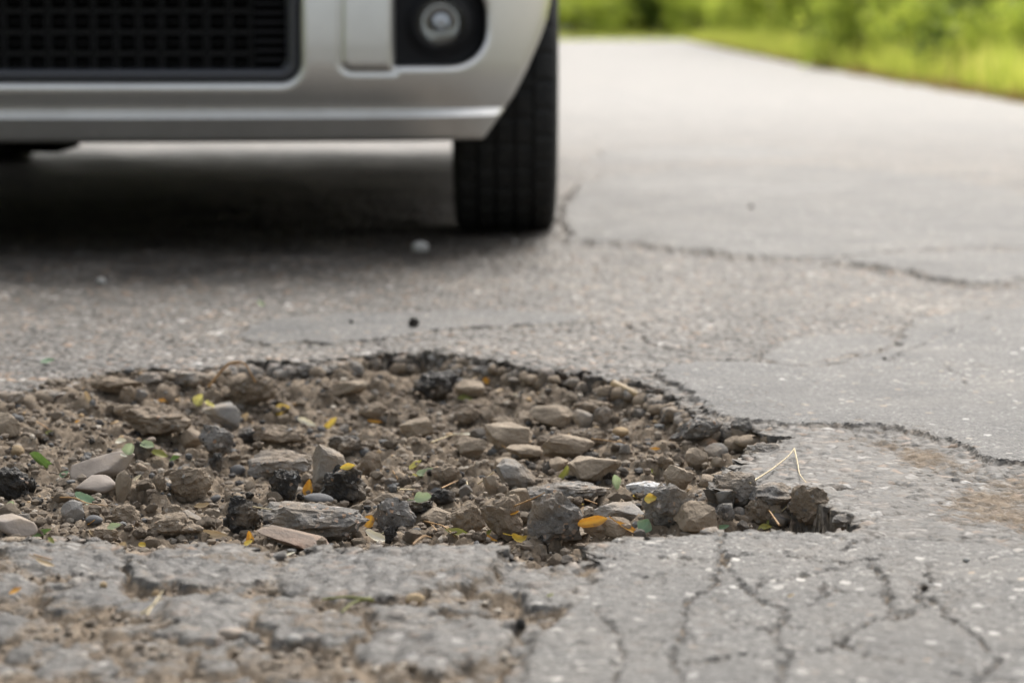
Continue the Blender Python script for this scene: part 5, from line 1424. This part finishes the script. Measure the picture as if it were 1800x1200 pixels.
for cy in (FY, RY):
    for sx in (-1, 1): wheel(XC_ + sx * WX, cy, sx)
# body sides, arches, bonnet, cabin
def z_low(y):
    z = np.full(np.shape(y), .235)
    for c in (FY, RY):
        a = .352 ** 2 - (y - c) ** 2
        z = np.where(a > 0, np.maximum(z, .298 + np.sqrt(np.clip(a, 0, None))), z)
    return z
_ST = [(4.45, .72), (4.9, .86), (5.3, .93), (6.0, .95), (7.3, .96), (7.9, .95), (8.13, .90)]      # shoulder height
_WD = [(4.45, .835), (4.7, .862), (5.2, .865), (7.2, .865), (7.8, .84), (8.13, .76)]
def shoulder(y): return np.interp(y, *zip(*_ST))
def side_w(y): return np.interp(y, *zip(*_WD))
ys_ = np.arange(4.45, 8.1301, .02)
for sx in (-1, 1):
    V, nv = [], 12
    for y in ys_:
        lo, hi = float(z_low(y)), float(shoulder(y))
        for k in range(nv):
            t = k / (nv - 1); z = lo + (hi - lo) * t
            x = side_w(y) - .035 * max(0, (z - .62) / .33) ** 2 - .03 * max(0, (.45 - z) / .22) ** 2
            V.append((XC_ + sx * x, y, z))
    F = [(i * nv + k, i * nv + k + 1, (i + 1) * nv + k + 1, (i + 1) * nv + k) for i in range(len(ys_) - 1) for k in range(nv - 1)]
    obj('body_side', np_mesh('body_side', V, np.array(F)), M_PAINT, car)
    # wheel arch liners
    for c in (FY, RY):
        V = []
        for k in range(25):
            a = math.pi * (-.06 + (.74 if c == FY else 1.12) * k / 24)
            for xx in (side_w(c) - .008, .52): V.append((XC_ + sx * xx, c + .356 * math.cos(a), .298 + .356 * math.sin(a)))
        F = [(2 * k, 2 * k + 1, 2 * k + 3, 2 * k + 2) for k in range(24)]
        obj('arch_liner', np_mesh('arch_liner', V, np.array(F)), M_DARK, car)
def loft(name, secs, mat):
    """secs: (y, [(half x, z), ...]) from the side to the centre, mirrored"""
    V, n = [], None
    for y, pts in secs:
        full = [(-x, z) for x, z in pts] + [(x, z) for x, z in pts[::-1]]
        n = len(full)
        V += [(XC_ + x, y, z) for x, z in full]
    F = [(i * n + k, i * n + k + 1, (i + 1) * n + k + 1, (i + 1) * n + k) for i in range(len(secs) - 1) for k in range(n - 1)]
    return obj(name, np_mesh(name, V, np.array(F)), mat, car)
loft('bonnet', [(4.24, [(.60, .690), (.3, .70), (.0, .70)]), (4.32, [(.78, .715), (.4, .745), (.0, .75)]), (4.45, [(.80, .72), (.45, .80), (0, .81)]), (4.9, [(.835, .86), (.5, .93), (0, .945)]), (5.25, [(.84, .925), (.55, 1.00), (0, 1.02)])], M_PAINT)
loft('windscreen', [(5.25, [(.80, .955), (.45, 1.0), (0, 1.02)]), (5.62, [(.70, 1.25), (.4, 1.28), (0, 1.29)]), (5.95, [(.62, 1.475), (.35, 1.50), (0, 1.505)])], M_GLASSD)
loft('roof', [(5.95, [(.63, 1.47), (.35, 1.50), (0, 1.505)]), (6.6, [(.64, 1.50), (.35, 1.535), (0, 1.54)]), (7.4, [(.62, 1.47), (.35, 1.505), (0, 1.51)]), (7.85, [(.58, 1.40), (.3, 1.43), (0, 1.435)])], M_PAINT)
loft('tailgate', [(7.85, [(.58, 1.40), (.3, 1.43), (0, 1.435)]), (8.10, [(.70, .93), (.35, .95), (0, .95)]), (8.16, [(.76, .60), (.4, .60), (0, .60)]), (8.13, [(.76, .28), (.4, .28), (0, .28)])], M_PAINT)
for sx in (-1, 1):
    V, F = [], []
    for y0_, ztop, xt in ((5.27, .965, .80), (5.62, 1.24, .705), (5.95, 1.465, .635), (6.6, 1.495, .645), (7.4, 1.465, .625), (7.85, 1.395, .585), (8.08, .955, .70)):
        V += [(XC_ + sx * (side_w(y0_) - .028), y0_, float(shoulder(y0_))), (XC_ + sx * xt, y0_, ztop)]
    for k in range(6): F.append((2 * k, 2 * k + 1, 2 * k + 3, 2 * k + 2))
    obj('side_window', np_mesh('side_window', V, np.array(F), False), M_GLASSD, car)
# headlamps above the bumper
for sx in (-1, 1):
    hl = skin('headlight', np.arange(.42, .80, .006), np.arange(.56, .70, .006), lambda x, z: -rbox(x, z, .62, .63, .14, .055, .03), lambda x, z: y_face(x, z) - .004, M_CHROME, car, .03)
    if sx < 0:
        for v in hl.data.vertices: v.co.x = 2 * XC_ - v.co.x
# underside
def box(name, x0, x1, y0, y1, z0, z1, mat, parent):
    bm = bmesh.new(); bmesh.ops.create_cube(bm, size=1)
    for v in bm.verts: v.co = Vector(((x0 + x1) / 2 + v.co.x * (x1 - x0), (y0 + y1) / 2 + v.co.y * (y1 - y0), (z0 + z1) / 2 + v.co.z * (z1 - z0)))
    bmesh.ops.bevel(bm, geom=bm.edges[:], offset=min(x1 - x0, y1 - y0, z1 - z0) * .15, segments=2, affect='EDGES')
    return bm_obj(name, bm, mat, parent, False)
box('underbody_tray', XC_ - .60, XC_ + .60, 4.30, 8.05, .215, .40, M_DARK, car)
for sx in (-1, 1):
    x0, x1 = sorted((XC_ + sx * .605, XC_ + sx * .82))
    box('sill', x0, x1, FY + .40, RY - .40, .205, .40, M_DARK, car)
box('gearbox_sump', XC_ - .175, XC_ - .065, 4.55, 4.80, .163, .230, M_DARK, car)

# ================================================================== VERGES, GRASS, BUSHES, TREES
def ground_material():
    t = NT('woodland_soil')
    co = t.pos()
    n = t.noise(co, 3, 5, .65)
    c = t.ramp(n, [(.3, (.055, .045, .028)), (.5, (.085, .080, .035)), (.7, (.075, .105, .032))])
    return t.out(c, .95, t.bump(t.noise(co, 40, 4, .7), .02, .7))
M_SOIL = ground_material()
S_ = 1500.0
g = np_mesh('ground', [(-S_, -S_, -.09), (S_, -S_, -.09), (S_, S_, -.09), (-S_, S_, -.09)], np.array([[0, 1, 2, 3]]), False)
tag(obj('ground', g, M_SOIL), kind='structure')
def verge_z(d, y): return -.03 + .10 * sstep(0, .5, d) + .34 * sstep(.2, 4.5, d) + .35 * sstep(4, 14, d)
yy = np.concatenate([np.arange(-20, 30, .5), np.arange(30, 84.1, 1.0)]); dd = np.array([-.12, 0, .08, .2, .35, .6, 1, 1.6, 2.4, 3.4, 5, 7, 10, 15, 24])
V = np.array([(road_right(y) + d, y, verge_z(d, y) + .02 * math.sin(y * 1.7 + d * 3) * (d > .3)) for y in yy for d in dd])
nd = len(dd)
F = np.array([(i * nd + k, i * nd + k + 1, (i + 1) * nd + k + 1, (i + 1) * nd + k) for i in range(len(yy) - 1) for k in range(nd - 1)])
tag(obj('verge_ground', np_mesh('verge_ground', V, F), M_SOIL), kind='structure')
def end_z(x, y): return -.03 + .16 * sstep(80.6, 86, y) + .5 * sstep(84, 110, y)
ex, ey = np.arange(-50, 34, 2.0), np.array([80.2, 80.8, 82, 84, 87, 92, 100, 115])
V = np.array([(x, y, end_z(x, y)) for y in ey for x in ex]); n_ = len(ex)
F = np.array([(i * n_ + k, i * n_ + k + 1, (i + 1) * n_ + k + 1, (i + 1) * n_ + k) for i in range(len(ey) - 1) for k in range(n_ - 1)])
tag(obj('bank', np_mesh('bank', V, F), M_SOIL), kind='structure')
V = np.array([(road_left(y) - d, y, verge_z(d, y)) for y in yy for d in dd]); 
F = np.array([(i * nd + k, (i + 1) * nd + k, (i + 1) * nd + k + 1, i * nd + k + 1) for i in range(len(yy) - 1) for k in range(nd - 1) if yy[i] < 62])
tag(obj('verge_ground', np_mesh('verge_ground', V, F), M_SOIL), kind='structure')

def foliage_material(name, stops, trans=.58, rough=.5):
    t = NT(name)
    r = t.attr('shade_of_leaf')
    c = t.ramp(r, stops)
    t.out(c, rough); t.b.inputs['Specular IOR Level'].default_value = .35
    tr = t.n.new('ShaderNodeBsdfTranslucent')
    hs = t.new('ShaderNodeHueSaturation', Color=c, Saturation=1.0, Value=1.5)
    t.l.new(hs.outputs[0], tr.inputs['Color'])
    mx = t.n.new('ShaderNodeMixShader'); mx.inputs[0].default_value = trans
    t.l.new(t.b.outputs[0], mx.inputs[1]); t.l.new(tr.outputs[0], mx.inputs[2])
    t.l.new(mx.outputs[0], t.n['Material Output'].inputs['Surface'])
    return t.m
M_GRASS = foliage_material('verge_grass', [(0, (.17, .22, .030)), (.4, (.37, .43, .065)), (.75, (.57, .58, .115)), (1, (.64, .55, .18))], .5)
M_DRY = foliage_material('dry_edge_grass', [(0, (.20, .13, .045)), (.5, (.33, .22, .07)), (1, (.26, .25, .07))], .3)
M_BUSH = foliage_material('bright_bush', [(0, (.13, .18, .026)), (.5, (.34, .41, .060)), (1, (.60, .61, .115))])
M_DBUSH = foliage_material('deep_bush', [(0, (.035, .065, .014)), (.5, (.085, .13, .026)), (1, (.20, .25, .05))], .5)
M_CROWN = foliage_material('tree_leaves', [(0, (.035, .070, .016)), (.5, (.085, .135, .028)), (1, (.17, .22, .05))], .4)
M_BARK = NT('bark')
_b = M_BARK; _n = _b.noise(_b.objco(), 9, 6, .7)
M_BARK = _b.out(_b.ramp(_n, [(.3, (.045, .034, .026)), (.7, (.13, .098, .075))]), .95, _b.bump(_n, .03, .8))

def grass_mesh(spots, hmin, hmax, wid, seed, lean=.35):
    r = np.random.RandomState(seed)
    P = np.array(spots); n = len(P)
    h = r.uniform(hmin, hmax, n) * r.uniform(.6, 1.15, n); a = r.uniform(0, 6.28, n); b = r.uniform(0, 6.28, n)
    l = lean * h * r.uniform(.2, 1.3, n); w = wid * r.uniform(.6, 1.3, n)
    dx, dy = np.cos(a) * w, np.sin(a) * w; lx, ly = np.cos(b) * l, np.sin(b) * l
    z0 = P[:, 2] - .01
    v = np.stack([np.stack([P[:, 0] - dx, P[:, 1] - dy, z0], 1), np.stack([P[:, 0] + dx, P[:, 1] + dy, z0], 1),
                  np.stack([P[:, 0] + dx * .7 + lx * .35, P[:, 1] + dy * .7 + ly * .35, z0 + h * .6], 1), np.stack([P[:, 0] - dx * .7 + lx * .35, P[:, 1] - dy * .7 + ly * .35, z0 + h * .6], 1),
                  np.stack([P[:, 0] + lx, P[:, 1] + ly, z0 + h], 1)], 1).reshape(-1, 3)
    i = np.arange(n)[:, None] * 5
    me = np_mesh('grass', v, [i + np.array([[0, 1, 2, 3]]), i + np.array([[3, 2, 4]])])
    attr(me, 'shade_of_leaf', np.repeat(np.clip(r.normal(.5, .22, n), 0, 1), 5))
    return me
r = np.random.RandomState(21)
spots, dry = [], []
for _ in range(62000):
    y = 9.5 + 72 * r.rand() ** 1.7
    d = .02 + .5 * max(0, fbm(np.array([y * .55]), np.array([3.3]), 1, 3, 57)[0]) + 5.0 * r.rand() ** 1.6
    if fbm(np.array([y * .9]), np.array([d * 1.6]), 1, 2, 55)[0] < -.55: continue
    spots.append((road_right(y) + d, y, verge_z(d, y)))
for _ in range(7000):
    y = 9.5 + 72 * r.rand() ** 1.7
    dry.append((road_right(y) + r.normal(.03, .06), y, verge_z(.0, y) + .02))
for _ in range(14000):
    x, y = r.uniform(-20, 16), 80.3 + 9 * r.rand() ** 1.5
    spots.append((x, y, end_z(x, y)))
tag(obj('grass', grass_mesh(spots, .10, .36, .006, 3), M_GRASS), 'bright green grass on the road verge', None, None, 'stuff')
tag(obj('dry_grass', grass_mesh(dry, .04, .11, .006, 4, .8), M_DRY), 'dry yellowed grass and litter along the road edge', None, None, 'stuff')

def leaf_cloud(name, blobs, n, size, seed, mat):
    """leaf sized faces through a crown made of many uneven clumps"""
    r = np.random.RandomState(seed)
    B = np.array(blobs); wts = B[:, 3] ** 2; wts = wts / wts.sum()
    k = r.choice(len(B), n, p=wts)
    dirs = r.normal(size=(n, 3)); dirs /= np.linalg.norm(dirs, axis=1)[:, None]
    rad = B[k, 3] * (.35 + .65 * r.rand(n) ** .45) * (1 + .25 * r.normal(size=n))
    C = B[k, :3] + dirs * rad[:, None] * np.array([1, 1, .8])
    C[:, 2] = np.maximum(C[:, 2], .03)
    u_ = r.normal(size=(n, 3)); u_ /= np.linalg.norm(u_, axis=1)[:, None]
    nn = dirs + .8 * r.normal(size=(n, 3)) + np.array([0, 0, .5]); v_ = np.cross(nn, u_); v_ /= np.linalg.norm(v_, axis=1)[:, None] + 1e-9
    s = size * r.uniform(.6, 1.4, n)[:, None]
    q = np.stack([C - u_ * s, C + v_ * s * .45 + np.array([0, 0, .1]) * s, C + u_ * s, C - v_ * s * .45], 1).reshape(-1, 3)
    me = np_mesh(name, q, np.arange(n * 4).reshape(-1, 4), False)
    sh = np.clip(.5 + .18 * r.normal(size=n) + .25 * (r.rand(len(B))[k] - .5), 0, 1)
    attr(me, 'shade_of_leaf', np.repeat(sh, 4)); me.materials.append(mat)
    return me
def limb_mesh(name, limbs, sides=7):
    V, F = [], []
    for pts in limbs:
        o = len(V)
        for i, (x, y, z, r_) in enumerate(pts):
            for k in range(sides):
                a = 2 * math.pi * k / sides
                V.append((x + r_ * math.cos(a), y + r_ * math.sin(a) , z + (r_ * .3 * math.sin(a) if i else 0)))
        for i in range(len(pts) - 1):
            for k in range(sides): F.append((o + i * sides + k, o + i * sides + (k + 1) % sides, o + (i + 1) * sides + (k + 1) % sides, o + (i + 1) * sides + k))
    me = np_mesh(name, V, np.array(F)); me.materials.append(M_BARK)
    return me
def bush_proto(seed, w, h, n, size, mat):
    r = random.Random(seed)
    bl = [(r.uniform(-w, w) * .5, r.uniform(-w, w) * .45, r.uniform(.12, .85) * h, r.uniform(.16, .34) * w) for _ in range(15)]
    fol = leaf_cloud('foliage', bl, n, size, seed, mat)
    st = limb_mesh('stem', [[(0, 0, -.1, .022), (b[0] * .4, b[1] * .4, b[2] * .5, .014), (b[0] * .9, b[1] * .9, b[2], .005)] for b in bl[:9]], 5)
    return fol, st
BP = {'bright': [bush_proto(3 + k, 1.5, 1.3, 2400, .062, M_BUSH) for k in range(3)], 'deep': [bush_proto(13 + k, 1.7, 1.7, 2400, .065, M_DBUSH) for k in range(3)]}
def place_bush(kind, k, x, y, z, s, rz, lab):
    e = empty('bush', (x, y, z), rz); e.scale = (s, s, s)
    tag(e, lab, 'bush', 'bushes along the verge: ' + kind)
    for nm, me in zip(('foliage', 'stem'), BP[kind][k % 3]): obj(nm, me, parent=e)
rb = random.Random(9)
def vy(px, y): return (px - 900) / FPX * y       # where a picture column meets a given distance
BUSHES = []
LB, LD = 'bright yellow green bush growing out of the roadside grass', 'deep green leafy bush standing behind the roadside grass'
BLIST = [(1780, 17.4, .42, 'bright'), (1850, 17.0, .5, 'bright'), (1735, 18.6, .5, 'deep'), (1690, 19.6, .5, 'bright'), (1640, 21.6, .55, 'bright'), (1570, 25.0, .6, 'bright'), (1790, 19.4, .70, 'bright'), (1700, 21.6, .8, 'bright'), (1620, 24.0, .85, 'bright'), (1540, 28.0, .9, 'bright'), (1830, 18.5, .9, 'bright'), (1760, 20.5, .9, 'bright'), (1500, 30, .6, 'deep'), (1535, 24, .75, 'bright'),
                         (1660, 24, 1.0, 'bright'), (1720, 25, 1.1, 'deep'), (1800, 24, 1.1, 'deep'), (1860, 22, 1.0, 'deep'), (1600, 28, 1.1, 'bright'), (1560, 33, 1.2, 'deep'), (1480, 38, 1.3, 'bright'), (1660, 31, 1.3, 'deep'),
                         (1420, 46, 1.3, 'bright'), (1340, 58, 1.5, 'bright'), (1380, 52, 1.2, 'bright'), (1330, 70, 1.6, 'bright'), (1010, 86, 1.5, 'bright'), (1050, 88, 1.7, 'bright'), (1095, 89, 1.6, 'deep'), (1135, 89, 1.8, 'bright'),
                         (1180, 90, 1.8, 'bright'), (1225, 86, 1.5, 'bright'), (1260, 88, 1.9, 'bright'), (1290, 80, 1.5, 'bright'), (970, 90, 1.8, 'bright'), (930, 88, 1.7, 'deep'), (880, 90, 1.8, 'bright'), (830, 91, 1.7, 'deep')]
for (px, y, s, kind) in BLIST:
    x = vy(px, y); d = x - road_right(y)
    z = verge_z(max(d, 0), y) if y < 79 else end_z(x, y)
    ORD = ['first', 'second', 'third', 'fourth', 'fifth', 'sixth', 'seventh', 'eighth', 'ninth', 'tenth', 'eleventh', 'twelfth', 'thirteenth', 'fourteenth', 'fifteenth', 'sixteenth', 'seventeenth', 'eighteenth', 'nineteenth', 'twentieth', 'last but one', 'last']
    side = 'verge' if y < 79 else 'end'
    rank = ORD[sorted([b for b in BLIST if b[3] == kind and (b[1] < 79) == (y < 79)], key=(lambda b: b[1]) if y < 79 else (lambda b: b[0])).index((px, y, s, kind))]
    hue_ = 'bright yellow green' if kind == 'bright' else 'deep green'
    lab = ('%s roadside bush, %s of its colour along the verge going away' % (hue_, rank)) if y < 79 else ('%s bush closing the road end, %s of its colour from the car' % (hue_, rank))
    place_bush(kind, rb.randrange(3), x, y, float(z) - .05, s, rb.uniform(0, 6.28), lab)
for i in range(12):
    y = -8 + i * 5.5
    place_bush('deep' if i % 2 else 'bright', i, float(road_left(y)) - rb.uniform(1.8, 3.2), y, .1, rb.uniform(.9, 1.4), rb.uniform(0, 6.28), ('deep' if i % 2 else 'bright') + ' green bush on the opposite verge, hidden by the car')

def tree_proto(seed, h):
    r = random.Random(seed)
    bl, limbs = [], []
    lean = (r.uniform(-.4, .4), r.uniform(-.4, .4))
    limbs.append([(0, 0, -.2, .24), (lean[0] * .2, lean[1] * .2, h * .2, .17), (lean[0] * .6, lean[1] * .6, h * .5, .13), (lean[0], lean[1], h * .9, .03)])
    for k in range(11):
        t = r.uniform(.28, .9); a = r.uniform(0, 6.28); L = h * r.uniform(.16, .34) * (1.2 - t * .5)
        bx, by, bz = lean[0] * t, lean[1] * t, h * t
        ex_, ey_, ez_ = bx + L * math.cos(a), by + L * math.sin(a), bz + L * r.uniform(.15, .6)
        limbs.append([(bx, by, bz, .07), ((bx + ex_) / 2, (by + ey_) / 2, (bz + ez_) / 2 + .1, .045), (ex_, ey_, ez_, .015)])
        for _ in range(4): bl.append((ex_ + r.uniform(-.7, .7), ey_ + r.uniform(-.7, .7), ez_ + r.uniform(-.5, .6), r.uniform(.5, 1.05)))
    bl.append((lean[0], lean[1], h * .95, .9))
    return limb_mesh('trunk', limbs, 9), leaf_cloud('crown', bl, 5200, .11, seed, M_CROWN)
TP = [tree_proto(41 + k, 7.5 + k) for k in range(4)]
def place_tree(k, x, y, z, s, rz, lab):
    e = empty('tree', (x, y, z), rz); e.scale = (s, s, s)
    tag(e, lab, 'tree', 'woodland trees beyond the verge')
    for nm, me in zip(('trunk', 'crown'), TP[k % 4]): obj(nm, me, parent=e)
LT = 'dark trunked woodland tree standing behind the roadside bushes'
TLIST = [(1200, 92), (1125, 94), (1060, 96), (1270, 90), (1330, 84), (1000, 95), (940, 97), (1750, 30), (1820, 27), (1660, 38), (1570, 44), (1510, 54), (1440, 62), (1900, 33)]
for (px, y) in TLIST:
    y += 28 if y > 79 else 10
    x = vy(px, y); d = x - road_right(y)
    z = float(verge_z(max(d, 0), y)) if y < 95 else float(end_z(x, y))
    grp = sorted([q_ for q_ in TLIST if (q_[1] < 79) == (y < 95)], key=lambda q_: q_[0])

    LT = ('%s tree behind the bushes at the road end, counted from the car' if y >= 95 else '%s tree behind the side verge bushes, counted from the far end') % ORD[[q_[0] for q_ in grp].index(px)]
    place_tree(rb.randrange(4), x, y, z - .1, rb.uniform(.9, 1.2), rb.uniform(0, 6.28), LT)
for i in range(7):
    y = -6 + i * 10
    place_tree(i, float(road_left(y)) - rb.uniform(5.5, 9), y, .3, rb.uniform(.9, 1.15), rb.uniform(0, 6.28), 'woodland tree on the opposite verge, hidden by the car')
